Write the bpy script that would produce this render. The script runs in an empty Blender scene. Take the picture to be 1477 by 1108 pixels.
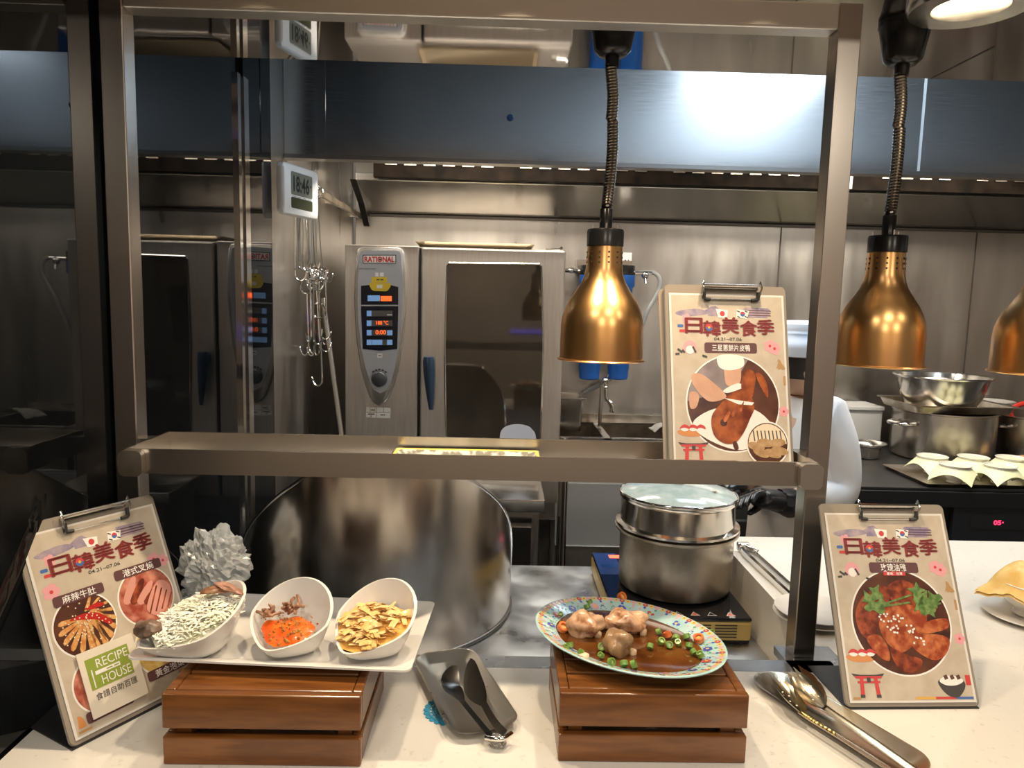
import bpy, bmesh, math, random
from math import sin, cos, pi, radians, sqrt
from mathutils import Vector, Matrix, noise
random.seed(7)
S = bpy.context.scene
COL = S.collection
V = Vector

# ------------------------------------------------------------------ camera
FPX, CAMZ = 1060.0, 1.60
PITCH, YAW, ROLL = radians(6.67), radians(1.10), radians(1.398)
FW = V((sin(YAW)*cos(PITCH), cos(YAW)*cos(PITCH), -sin(PITCH)))
_r = V((cos(YAW), -sin(YAW), 0)); _u = _r.cross(FW)
RT = cos(ROLL)*_r + sin(ROLL)*_u
UP = -sin(ROLL)*_r + cos(ROLL)*_u
CAM = V((0, 0, CAMZ))
cd = bpy.data.cameras.new('camera'); cam = bpy.data.objects.new('camera', cd); COL.objects.link(cam)
cd.sensor_fit = 'HORIZONTAL'; cd.sensor_width = 36.0; cd.lens = FPX/1477*36.0; cd.clip_start = 0.02
cam.matrix_world = Matrix(((RT.x, UP.x, -FW.x, 0), (RT.y, UP.y, -FW.y, 0), (RT.z, UP.z, -FW.z, CAMZ), (0, 0, 0, 1)))
S.camera = cam

def ray(x, y): return FW + RT*((x-738.5)/FPX) - UP*((y-554)/FPX)
def aX(x, y, X): d = ray(x, y); return CAM + d*(X/d.x)
def aY(x, y, Y): d = ray(x, y); return CAM + d*(Y/d.y)
def aZ(x, y, Z): d = ray(x, y); return CAM + d*((Z-CAMZ)/d.z)

# ------------------------------------------------------------------ world, exposure, large lights
S.view_settings.view_transform = 'Standard'; S.view_settings.look = 'None'
S.view_settings.gamma = 1.0; S.view_settings.use_curve_mapping = False
S.view_settings.exposure = 0.35
S.cycles.use_denoising = True
S.cycles.max_bounces = 10; S.cycles.glossy_bounces = 6; S.cycles.sample_clamp_indirect = 4.0
w = bpy.data.worlds.new('world'); S.world = w; w.use_nodes = True
w.node_tree.nodes['Background'].inputs[0].default_value = (0.9, 0.78, 0.66, 1)
w.node_tree.nodes['Background'].inputs[1].default_value = 0.13

def light(name, kind, loc, energy, col, size=0.3, size_y=None, aim=None, spot=None, blend=0.3):
    d = bpy.data.lights.new(name, kind); d.energy = energy; d.color = col
    if kind == 'AREA':
        d.size = size
        if size_y: d.shape = 'RECTANGLE'; d.size_y = size_y
    else: d.shadow_soft_size = size
    if spot: d.spot_size = radians(spot); d.spot_blend = blend
    o = bpy.data.objects.new(name, d); COL.objects.link(o); o.location = loc
    o.rotation_euler = ((V(aim)-V(loc)) if aim else V((0, 0, -1))).to_track_quat('-Z', 'Y').to_euler()
    return o
COOL, WARM, NEUT = (0.75, 0.89, 1.0), (1.0, 0.80, 0.56), (1.0, 0.90, 0.76)
ZC = 0.94            # top of the white counter
ZS = 2.157           # polished soffit over the pass
X0 = -0.69           # dark glass side panel
light('kitchen_cool_light', 'AREA', (1.05, 2.12, 2.80), 15, COOL, 0.60, 0.30)
light('kitchen_cool_light', 'AREA', (1.30, 1.06, 2.80), 12, COOL, 0.60, 0.3)  # added unseen lamp: brightens the bulkhead face reflected in the hood
light('hood_light', 'AREA', (-0.05, 2.80, 2.30), 20, NEUT, 0.9, 0.16)
light('hood_light', 'AREA', (1.7, 2.80, 2.30), 24, NEUT, 1.2, 0.16)
for x, e in ((-0.42, 15), (0.02, 15), (0.44, 15), (1.40, 11)):
    light('soffit_spot', 'SPOT', (x, 1.215, ZS-0.02), e*1.32, WARM, 0.025, aim=(x-0.02, 1.13, 0.9), spot=100, blend=0.6)
for x, y, e in ((-0.8, -0.20, 12), (0.6, -0.15, 12), (1.8, -0.1, 9), (-0.4, -2.8, 44), (1.8, -2.8, 44)):
    light('dining_downlight', 'AREA', (x, y, 2.84), e, NEUT, 0.35)

# ------------------------------------------------------------------ materials
MATS = {}
def mat(name, col, rough=0.5, metal=0.0, var=0.0, vscale=8.0, stretch=(1, 1, 1), bump=0.0, bscale=40.0, col2=None, spec=None,
        aniso=0.0, emit=None, estr=0.0, trans=0.0, ior=None, coat=0.0, rvar=0.0, lo=0.35, hi=0.65, alpha=1.0, sss=0.0):
    if name in MATS: return MATS[name]
    m = bpy.data.materials.new(name); m.use_nodes = True; MATS[name] = m
    nt = m.node_tree; b = nt.nodes['Principled BSDF']; L = nt.links.new
    c = (*col, 1)
    b.inputs['Base Color'].default_value = c; b.inputs['Roughness'].default_value = rough; b.inputs['Metallic'].default_value = metal
    if spec is not None: b.inputs['Specular IOR Level'].default_value = spec
    if ior: b.inputs['IOR'].default_value = ior
    if aniso: b.inputs['Anisotropic'].default_value = aniso
    if trans: b.inputs['Transmission Weight'].default_value = trans
    if coat: b.inputs['Coat Weight'].default_value = coat; b.inputs['Coat Roughness'].default_value = 0.08
    if alpha < 1: b.inputs['Alpha'].default_value = alpha
    if sss: b.inputs['Subsurface Weight'].default_value = sss; b.inputs['Subsurface Radius'].default_value = (0.01, 0.005, 0.003)
    if emit: b.inputs['Emission Color'].default_value = (*emit, 1); b.inputs['Emission Strength'].default_value = estr
    m.diffuse_color = c
    if col2 or bump or rvar:
        tc = nt.nodes.new('ShaderNodeTexCoord'); mp = nt.nodes.new('ShaderNodeMapping'); mp.inputs['Scale'].default_value = stretch
        L(tc.outputs['Object'], mp.inputs['Vector'])
    if col2 or rvar:
        n = nt.nodes.new('ShaderNodeTexNoise'); n.inputs['Scale'].default_value = vscale; n.inputs['Detail'].default_value = 5
        L(mp.outputs[0], n.inputs['Vector'])
    if col2:
        r = nt.nodes.new('ShaderNodeValToRGB'); r.color_ramp.elements[0].position = lo; r.color_ramp.elements[1].position = hi
        r.color_ramp.elements[0].color = c; r.color_ramp.elements[1].color = (*col2, 1)
        L(n.outputs['Fac'], r.inputs[0]); L(r.outputs[0], b.inputs['Base Color'])
    if rvar:
        mr = nt.nodes.new('ShaderNodeMapRange'); mr.inputs['From Min'].default_value = 0.3; mr.inputs['From Max'].default_value = 0.7
        mr.inputs['To Min'].default_value = max(0.02, rough-rvar); mr.inputs['To Max'].default_value = rough+rvar
        L(n.outputs['Fac'], mr.inputs[0]); L(mr.outputs[0], b.inputs['Roughness'])
    if bump:
        n2 = nt.nodes.new('ShaderNodeTexNoise'); n2.inputs['Scale'].default_value = bscale; n2.inputs['Detail'].default_value = 4
        L(mp.outputs[0], n2.inputs['Vector'])
        bn = nt.nodes.new('ShaderNodeBump'); bn.inputs['Strength'].default_value = bump; bn.inputs['Distance'].default_value = 0.004
        L(n2.outputs['Fac'], bn.inputs['Height']); L(bn.outputs[0], b.inputs['Normal'])
    return m

STEEL = mat('brushed_steel', (0.50, 0.48, 0.45), 0.26, 1.0)
STEELH = mat('hood_steel', (0.55, 0.56, 0.58), 0.20, 1.0, rvar=0.04, vscale=10, stretch=(1, 1, 40), bump=0.006, bscale=20)
WALLST = mat('wall_steel', (0.46, 0.44, 0.41), 0.34, 1.0, col2=(0.58, 0.55, 0.51), vscale=3, stretch=(3, 3, 0.5), bump=0.05, bscale=7, rvar=0.08)
SOFF = mat('polished_steel', (0.66, 0.63, 0.60), 0.035, 1.0, rvar=0.02, vscale=3)
POSTST = mat('post_steel', (0.56, 0.51, 0.46), 0.26, 1.0)
OVENST = mat('oven_steel', (0.56, 0.52, 0.48), 0.38, 1.0, col2=(0.62, 0.58, 0.54), vscale=9, stretch=(20, 20, 1), rvar=0.05)
WORKST = mat('worktop_steel', (0.40, 0.42, 0.44), 0.36, 1.0, col2=(0.58, 0.60, 0.62), vscale=9, bump=0.10, bscale=30, rvar=0.12)
CHROME = mat('chrome', (0.75, 0.74, 0.72), 0.09, 1.0)
PAN = mat('pan_steel', (0.60, 0.58, 0.55), 0.20, 1.0, rvar=0.06, vscale=12)
OLDST = mat('stained_steel', (0.36, 0.31, 0.24), 0.34, 1.0, col2=(0.58, 0.53, 0.46), vscale=9, lo=.42, hi=.6)
DARKST = mat('dark_steel', (0.10, 0.10, 0.10), 0.35, 1.0)
GLASSD = mat('dark_glass', (0.004, 0.005, 0.006), 0.02, 0.0, ior=1.38)
OVGLASS = mat('oven_glass', (0.030, 0.022, 0.016), 0.04, 0.0, ior=1.75, col2=(0.050, 0.040, 0.030), vscale=3)
BLACK = mat('black_plastic', (0.012, 0.012, 0.013), 0.25)
MATTE = mat('matte_black', (0.018, 0.018, 0.018), 0.6)
RUBBER = mat('black_rubber', (0.02, 0.02, 0.02), 0.5)
COUNTER = mat('white_counter', (0.70, 0.665, 0.605), 0.22, col2=(0.58, 0.54, 0.48), vscale=90, lo=0.62, hi=0.74, coat=0.2)
COPPER = mat('copper', (0.88, 0.50, 0.19), 0.30, 1.0, col2=(0.80, 0.45, 0.19), vscale=6, stretch=(1, 1, 2))
PORC = mat('white_porcelain', (0.72, 0.69, 0.645), 0.12, coat=0.4)
WOOD = mat('brown_wood', (0.112, 0.037, 0.008), 0.22, col2=(0.190, 0.068, 0.015), vscale=9, stretch=(1.2, 9, 9), bump=0.03, bscale=30)
PAPERW = mat('white_paper', (0.68, 0.64, 0.58), 0.35)
PAPERC = mat('cream_print', (0.47, 0.39, 0.295), 0.35, col2=(0.54, 0.46, 0.36), vscale=40)
ACRYL = mat('acrylic_board', (0.30, 0.255, 0.205), 0.15, 0.0, coat=0.5)
WHITEP = mat('white_plastic', (0.90, 0.89, 0.88), 0.35)
FLOORM = mat('floor_tile', (0.05, 0.045, 0.04), 0.45, col2=(0.09, 0.08, 0.07), vscale=5)

# ------------------------------------------------------------------ mesh builder
class B:
    def __init__(s): s.v = []; s.f = []; s.m = []; s.sm = []
    def add(s, vs, fs, mi=0, smooth=False, mx=None):
        o = len(s.v)
        s.v += [(mx @ V(v)) if mx else V(v) for v in vs]
        for f in fs: s.f.append([i+o for i in f]); s.m.append(mi); s.sm.append(smooth)
        return s
    def box(s, x0, x1, y0, y1, z0, z1, mi=0, bev=0.0, mx=None):
        if bev <= 0:
            vs = [(x, y, z) for z in (z0, z1) for y in (y0, y1) for x in (x0, x1)]
            return s.add(vs, [(0, 2, 3, 1), (4, 5, 7, 6), (0, 1, 5, 4), (2, 6, 7, 3), (0, 4, 6, 2), (1, 3, 7, 5)], mi, False, mx)
        bm = bmesh.new(); bmesh.ops.create_cube(bm, size=1.0)
        for v in bm.verts: v.co = V(((x0+x1)/2+v.co.x*(x1-x0), (y0+y1)/2+v.co.y*(y1-y0), (z0+z1)/2+v.co.z*(z1-z0)))
        bmesh.ops.bevel(bm, geom=list(bm.edges), offset=bev, segments=2, affect='EDGES', profile=0.5)
        bm.verts.index_update()
        s.add([v.co.copy() for v in bm.verts], [[v.index for v in f.verts] for f in bm.faces], mi, False, mx); bm.free(); return s
    def prism(s, pts, a, b, axis='y', mi=0, mx=None):
        n = len(pts)
        def P(p, t): return {'y': (p[0], t, p[1]), 'z': (p[0], p[1], t), 'x': (t, p[0], p[1])}[axis]
        vs = [P(p, a) for p in pts]+[P(p, b) for p in pts]
        fs = [tuple(range(n)), tuple(range(2*n-1, n-1, -1))]+[(i, n+i, n+(i+1) % n, (i+1) % n) for i in range(n)]
        return s.add(vs, fs, mi, False, mx)
    def lathe(s, prof, n=32, c=(0, 0, 0), mi=0, mx=None, sx=1.0, sy=1.0, smooth=True):
        vs = []; fs = []
        for r, z in prof:
            for k in range(n): a = 2*pi*k/n; vs.append((c[0]+r*sx*cos(a), c[1]+r*sy*sin(a), c[2]+z))
        for j in range(len(prof)-1):
            for k in range(n):
                k2 = (k+1) % n; fs.append((j*n+k, j*n+k2, (j+1)*n+k2, (j+1)*n+k))
        if prof[0][0] > 1e-6: fs.append(tuple(range(n-1, -1, -1)))
        if prof[-1][0] > 1e-6: fs.append(tuple((len(prof)-1)*n+k for k in range(n)))
        return s.add(vs, fs, mi, smooth, mx)
    def openlathe(s, prof, n=32, c=(0, 0, 0), mi=0, mx=None, sx=1.0, sy=1.0):
        vs = []; fs = []
        for r, z in prof:
            for k in range(n): a = 2*pi*k/n; vs.append((c[0]+r*sx*cos(a), c[1]+r*sy*sin(a), c[2]+z))
        for j in range(len(prof)-1):
            for k in range(n):
                k2 = (k+1) % n; fs.append((j*n+k, j*n+k2, (j+1)*n+k2, (j+1)*n+k))
        return s.add(vs, fs, mi, True, mx)
    def tube(s, path, r, n=8, mi=0, closed=False, mx=None, flat=1.0):
        P = [V(p) for p in path]; m = len(P); vs = []; fs = []; prev = None
        for i in range(m):
            if closed: t = P[(i+1) % m]-P[i-1]
            else: t = P[min(i+1, m-1)]-P[max(i-1, 0)]
            t.normalize()
            if prev is None: a = t.orthogonal().normalized()
            else: a = (prev-t*prev.dot(t)); a = a.normalized() if a.length > 1e-6 else t.orthogonal().normalized()
            prev = a; b = t.cross(a); rr = r[i] if isinstance(r, (list, tuple)) else r
            for k in range(n): q = 2*pi*k/n; vs.append(P[i]+a*rr*cos(q)+b*rr*flat*sin(q))
        for i in range(m if closed else m-1):
            i2 = (i+1) % m
            for k in range(n): k2 = (k+1) % n; fs.append((i*n+k, i*n+k2, i2*n+k2, i2*n+k))
        if not closed: fs += [tuple(range(n-1, -1, -1)), tuple((m-1)*n+k for k in range(n))]
        return s.add(vs, fs, mi, True, mx)
    def loft(s, rings, mi=0, cap0=True, cap1=True, mx=None, smooth=True):
        n = len(rings[0]); vs = [p for r in rings for p in r]; fs = []
        for j in range(len(rings)-1):
            for k in range(n): k2 = (k+1) % n; fs.append((j*n+k, j*n+k2, (j+1)*n+k2, (j+1)*n+k))
        if cap0: fs.append(tuple(range(n-1, -1, -1)))
        if cap1: fs.append(tuple((len(rings)-1)*n+k for k in range(n)))
        return s.add(vs, fs, mi, smooth, mx)
    def grid(s, fn, nu, nv, mi=0, mx=None, smooth=True):
        vs = [fn(i/nu, j/nv) for j in range(nv+1) for i in range(nu+1)]
        fs = [(j*(nu+1)+i, j*(nu+1)+i+1, (j+1)*(nu+1)+i+1, (j+1)*(nu+1)+i) for j in range(nv) for i in range(nu)]
        return s.add(vs, fs, mi, smooth, mx)
    def blob(s, c, r, n=14, amp=0.15, sc=3.0, seed=0, mi=0, mx=None):
        vs = []; fs = []; m = n//2+1; c = V(c)
        for j in range(m+1):
            th = pi*j/m
            for k in range(n):
                ph = 2*pi*k/n; d = V((sin(th)*cos(ph), sin(th)*sin(ph), cos(th)))
                q = 1+amp*2*noise.noise(d*sc*0.5+V((seed*3.1, seed*1.7, seed)))
                vs.append(c+V((d.x*r[0], d.y*r[1], d.z*r[2]))*q)
        for j in range(m):
            for k in range(n): k2 = (k+1) % n; fs.append((j*n+k, (j+1)*n+k, (j+1)*n+k2, j*n+k2))
        return s.add(vs, fs, mi, True, mx)
    def build(s, name, mats, parent=None, local=False):
        me = bpy.data.meshes.new(name); vs = s.v
        if parent is not None and not local:
            inv = wmat(parent).inverted(); vs = [inv @ V(v) for v in vs]
        me.from_pydata([tuple(v) for v in vs], [], s.f)
        for m in (mats if isinstance(mats, (list, tuple)) else [mats]): me.materials.append(m)
        me.polygons.foreach_set('material_index', s.m); me.polygons.foreach_set('use_smooth', s.sm); me.update()
        bm = bmesh.new(); bm.from_mesh(me)
        bmesh.ops.remove_doubles(bm, verts=bm.verts, dist=1e-6); bmesh.ops.recalc_face_normals(bm, faces=bm.faces); bm.to_mesh(me); bm.free()
        if any(s.sm) :
            try: me.set_sharp_from_angle(angle=radians(45))
            except Exception: pass
        o = bpy.data.objects.new(name, me); COL.objects.link(o)
        if parent is not None: o.parent = parent
        return o
def wmat(o):
    m = Matrix.LocRotScale(o.location, o.rotation_euler, o.scale)
    return (wmat(o.parent) @ m) if o.parent else m
def tag(o, label, cat, group=None, kind=None):
    o['label'] = label; o['category'] = cat
    if group: o['group'] = group
    if kind: o['kind'] = kind
    return o
def thing(name, label, cat, loc=(0, 0, 0), rz=0.0, group=None):
    o = bpy.data.objects.new(name, None); COL.objects.link(o); o.empty_display_size = 0.05
    o.location = loc; o.rotation_euler = (0, 0, rz); return tag(o, label, cat, group)
def struct(o): o['kind'] = 'structure'; return o
def center(o):
    """put a single-mesh thing's origin at the middle of its base"""
    vs = [v.co for v in o.data.vertices]
    c = V(((min(v.x for v in vs)+max(v.x for v in vs))/2, (min(v.y for v in vs)+max(v.y for v in vs))/2, min(v.z for v in vs)))
    o.data.transform(Matrix.Translation(-c)); o.location = c; return o
def dup(o, label=None, mx=None):
    c = o.copy(); COL.objects.link(c)
    for ch in o.children:
        d = ch.copy(); COL.objects.link(d); d.parent = c
        for g in ch.children: e = g.copy(); COL.objects.link(e); e.parent = d
    if label: c['label'] = label
    return c
def spline(pts, n=6, closed=False):
    P = [V(p) for p in pts]; m = len(P); out = []
    for i in range(m if closed else m-1):
        p0 = P[i-1] if (closed or i > 0) else P[0]; p1 = P[i]; p2 = P[(i+1) % m]; p3 = P[(i+2) % m] if (closed or i+2 < m) else P[-1]
        for k in range(n):
            t = k/n; out.append(0.5*((2*p1)+(p2-p0)*t+(2*p0-5*p1+4*p2-p3)*t*t+(3*p1-p0-3*p2+p3)*t**3))
    if not closed: out.append(P[-1])
    return out
def rrect(x0, x1, y0, y1, r, n=5):
    out = []
    for cx, cy, a in ((x1-r, y1-r, 0), (x0+r, y1-r, 90), (x0+r, y0+r, 180), (x1-r, y0+r, 270)):
        for k in range(n+1): q = radians(a+90*k/n); out.append((cx+r*cos(q), cy+r*sin(q)))
    return out
_TC = {}
def text_geo(body, offset=0.0):
    """glyph outlines as a flat mesh, bottom left at 0,0 and 1 unit high"""
    k = (body, offset)
    if k in _TC: return _TC[k]
    cu = bpy.data.curves.new('glyphs', 'FONT'); cu.body = body; cu.offset = offset; cu.resolution_u = 3
    o = bpy.data.objects.new('glyphs', cu); COL.objects.link(o); bpy.context.view_layer.update()
    me = bpy.data.meshes.new_from_object(o.evaluated_get(bpy.context.evaluated_depsgraph_get()))
    vs = [v.co.copy() for v in me.vertices]; fs = [list(p.vertices) for p in me.polygons]
    bpy.data.objects.remove(o); bpy.data.curves.remove(cu); bpy.data.meshes.remove(me)
    x0 = min(v.x for v in vs); y0 = min(v.y for v in vs); hh = max(v.y for v in vs)-y0
    ww = (max(v.x for v in vs)-x0)/hh
    _TC[k] = ([((v.x-x0)/hh, (v.y-y0)/hh) for v in vs], fs, ww)
    return _TC[k]
# ------------------------------------------------------------------ the setting
YB = 3.66            # back wall
o = struct(B().box(-3.5, 4.6, -4.0, 3.8, -0.05, 0).build('floor', FLOORM))
o = struct(B().box(X0-0.02, 3.9, YB, YB+0.06, 0, 2.9).build('wall_back', WALLST))
WALLD = mat('dining_wall', (0.46, 0.36, 0.27), 0.7)
struct(B().box(-3.5, 4.6, -4.06, -4.0, 0, 2.9).build('wall_dining', WALLD))
struct(B().box(3.9, 3.96, -0.5, YB, 0, 2.9).build('wall_right', WALLST))
CEIL = mat('ceiling_paint', (0.16, 0.15, 0.14), 0.8)
struct(B().box(-3.5, 4.6, -4.0, 3.8, 2.9, 2.95).build('ceiling', CEIL))
# steel cladding of the left side, behind the glass
struct(B().box(-0.76, -0.722, 2.262, YB, 0, 2.9).build('wall_left', WALLST))
# dark reflective glass side panel with a chrome corner trim
struct(B().box(-0.72, X0, 0.55, 1.972, 0.0, 2.9).box(-0.72, X0, 2.030, 2.262, 0.0, 2.9).build('wall_glass', GLASSD))
b = B()
b.box(-0.70, X0+0.008, 1.965, 1.985, 0.0, ZS-0.001, 0); b.box(-0.70, X0+0.004, 1.985, 2.0, 0, ZS-0.001, 1); b.box(-0.70, X0+0.012, 2.0, 2.035, 0.0, ZS-0.001, 0)
struct(b.build('trim_1', [CHROME, BLACK]))
# seams of the wall sheets
b = B(); SEAM = mat('seam_line', (0.09, 0.08, 0.07), 0.5, 0.5)
p = aY(1128, 318, YB-0.002); b.box(p.x-0.003, p.x+0.003, YB-0.003, YB, 0.9, p.z)
p = aY(1410, 330, YB-0.002); b.box(p.x-0.003, p.x+0.003, YB-0.003, YB, 0.9, 1.99)
struct(b.build('trim_2', SEAM))
# polished soffit above the pass (thin, open above)
struct(B().box(X0, 3.2, 0.75, 1.852, ZS, ZS+0.035).build('trim_3', SOFF))
b = B(); p = aZ(1425, 60, ZS); struct(B().box(X0, 3.2, 0.74, 0.80, ZS+0.036, 2.9).build('wall_added_bulkhead', mat('added_bulkhead_paint', (0.50, 0.52, 0.54), 0.6))); b.box(p.x+0.03, p.x+0.034, 1.62, 1.852, ZS-0.0012, ZS); struct(b.build('trim_4', SEAM))  # unseen bulkhead added to hide dining lights from the hood's reflection

# exhaust hood: front fascia, return, filters with slots
hood = thing('exhaust_hood', 'long brushed steel exhaust hood above the oven and stove', 'hood', (0.9, 3.0, 2.05))
YH = 2.5
b = B(); b.box(-0.72, -0.585, YH+0.003, YH+0.03, 2.052, 2.62); XS = aY(1331, 170, YH).x; b.box(-0.582, XS-0.003, YH, YH+0.03, 2.052, 2.62); b.box(XS+0.003, 3.88, YH+0.002, YH+0.03, 2.052, 2.62)
b.build('fascia', STEELH, hood)
b = B(); b.box(XS-0.004, XS+0.004, YH-0.002, YH+0.01, 2.052, 2.62); b.build('seam_strip', mat('bright_seam', (0.75, 0.8, 0.85), 0.3, 0.6), hood)
b = B(); b.box(-0.72, 3.88, YH-0.004, YH+0.05, 2.040, 2.0535); b.build('lower_lip', mat('hood_lip', (0.30, 0.30, 0.30), 0.3, 1.0), hood)
GREASE = mat('greasy_filter', (0.006, 0.005, 0.004), 0.6, 0.0, col2=(0.018, 0.012, 0.008), vscale=14, spec=0.05)
b = B(); b.box(-0.55, 3.88, 3.22, 3.26, 2.10, 2.50)
b.build('filter_bank', GREASE, hood); zd = aY(738, 241.5, 3.214).z
b = B(); x = -0.50
k = 0
while x < 2.3:
    if not (1.32 < x < 1.62) and k % 8 != 6: b.box(x, x+0.050, 3.212, 3.222, zd-.003, zd+.003)
    x += 0.082; k += 1
b.build('slot_grille', OLDST, hood)
b = B(); b.box(1.36, 1.50, 3.205, 3.222, 2.10, 2.19); b.build('joint_plate', PAN, hood)
p = aY(736, 170, YH)
o = tag(center(B().lathe([(0.011, 0), (0.011, 0.004), (0.009, 0.006), (0.0, 0.006)], 24, mx=Matrix.Translation(V((p.x, YH-0.0005, p.z))) @ Matrix.Rotation(pi/2, 4, 'X')).build('round_sticker', mat('blue_sticker', (0.01, 0.04, 0.12), 0.3))), 'small round dark blue sticker on the hood front', 'sticker')

# sloping wall shelf above the oven
sh = thing('wall_shelf', 'long steel wall shelf with a bright front lip running under the hood', 'shelf', (0.9, YB, 2.0))
b = B(); b.box(-0.64, 3.88, 3.298, 3.310, 2.096, 2.128, 0, 0.002); b.build('front_lip', mat('lip_steel', (0.68, 0.65, 0.60), 0.25, 1.0), sh)
b = B(); b.prism([(3.305, 2.100), (YB-0.002, 1.990), (YB-0.002, 2.012), (3.305, 2.112)], -0.64, 3.88, 'x')
b.build('sloping_panel', PAN, sh)
b = B(); b.box(-0.64, 3.88, YB-0.012, YB-0.002, 1.978, 1.990); b.build('rear_edge', SEAM, sh)
b = B(); b.prism([(3.31, 2.10), (YB-0.002, 2.0), (YB-0.002, 1.93), (YB-0.02, 1.93), (3.5, 2.02)], -0.668, -0.64, 'x'); b.build('bracket', DARKST, sh)

# ------------------------------------------------------------------ the pass: counter, steel well, gantry
ct = thing('serving_counter', 'white speckled serving counter running across the foreground and back along the right', 'counter', (0.8, 1.3, 0.0))
b = B(); b.box(X0+0.005, 2.7, 0.84, 1.251, 0.90, ZC); b.box(0.632, 2.7, 1.251, 2.02, 0.90, ZC); b.box(0.632, 0.66, 1.252, 2.02, 0.74, 0.90)
b.build('countertop', COUNTER, ct)
b = B(); b.box(X0+0.005, 2.7, 0.90, 1.24, 0.0, 0.90); b.box(0.70, 2.7, 1.24, 1.96, 0, 0.90); b.build('cabinet_body', mat('counter_body', (0.10, 0.09, 0.08), 0.5), ct)
b = B(); b.box(X0+0.005, 0.632, 1.251, 1.294, 0.925, ZC+0.0008, 0, 0.0); b.box(0.548, 0.655, 1.251, 1.352, 0.925, ZC+0.0008, 0); b.box(X0+0.005, -0.63, 1.294, 1.352, 0.925, ZC+0.0008, 0)
b.box(X0+0.005, 0.632, 1.286, 1.294, 0.80, 0.925, 0)
b.build('steel_strip', mat('strip_steel', (0.45, 0.48, 0.52), 0.25, 1.0, rvar=0.05), ct)
wk = thing('steel_worktop', 'low scratched steel worktop in the well behind the white counter front', 'worktop', (0, 1.7, 0.0))
b = B(); b.box(X0+0.005, 0.630, 1.295, 2.14, 0.775, 0.80, 0, 0.003); b.build('top_sheet', WORKST, wk)
b = B(); b.box(X0+0.03, 0.62, 1.30, 2.10, 0.0, 0.775); b.build('base_cabinet', DARKST, wk)

gn = thing('serving_gantry', 'tall stainless steel gantry frame standing over the counter', 'gantry', (-0.03, 1.32, ZC))
for x0, x1 in ((-0.683, -0.643), (0.567, 0.607)):
    b = B().box(x0, x1, 1.305, 1.345, ZC+0.0009, 2.112, 0, 0.002); b.build('post', POSTST, gn)
b = B().box(-0.643, 0.567, 1.303, 1.347, 2.068, 2.112, 0, 0.004); b.build('top_beam', mat('warm_beam', (0.84, 0.79, 0.70), 0.42, 1.0), gn)
gs = B(); gs.box(-0.612, 0.540, 1.2, 1.205, 1.297, 1.338); gs.box(-0.612, 0.540, 1.355, 1.360, 1.297, 1.338)
gs.box(-0.612, -0.608, 1.205, 1.355, 1.297, 1.338); gs.box(0.536, 0.540, 1.205, 1.355, 1.297, 1.338); gs.box(-0.608, 0.536, 1.205, 1.355, 1.297, 1.301)
GALV = mat('shelf_steel', (0.60, 0.56, 0.51), 0.24, 1.0)
sf = gs.build('shelf', GALV, gn)
for s, x in ((-1, -0.598), (1, 0.525)):
    pts = rrect(-0.019, 0.019, -0.0215, 0.0215, 0.010)
    pts = [(x+(p[0] if s > 0 else p[0]), 1.3165+p[1]) for p in pts]
    b = B().prism(pts, 1.186, 1.1995, 'y'); b.build('corner_cap', OLDST, sf)
for x0, x1 in ((-0.643, -0.6115), (0.5395, 0.567)):
    b = B().box(x0, x1, 1.31, 1.34, 1.302, 1.333); b.build('bracket', POSTST, gn)

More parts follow.
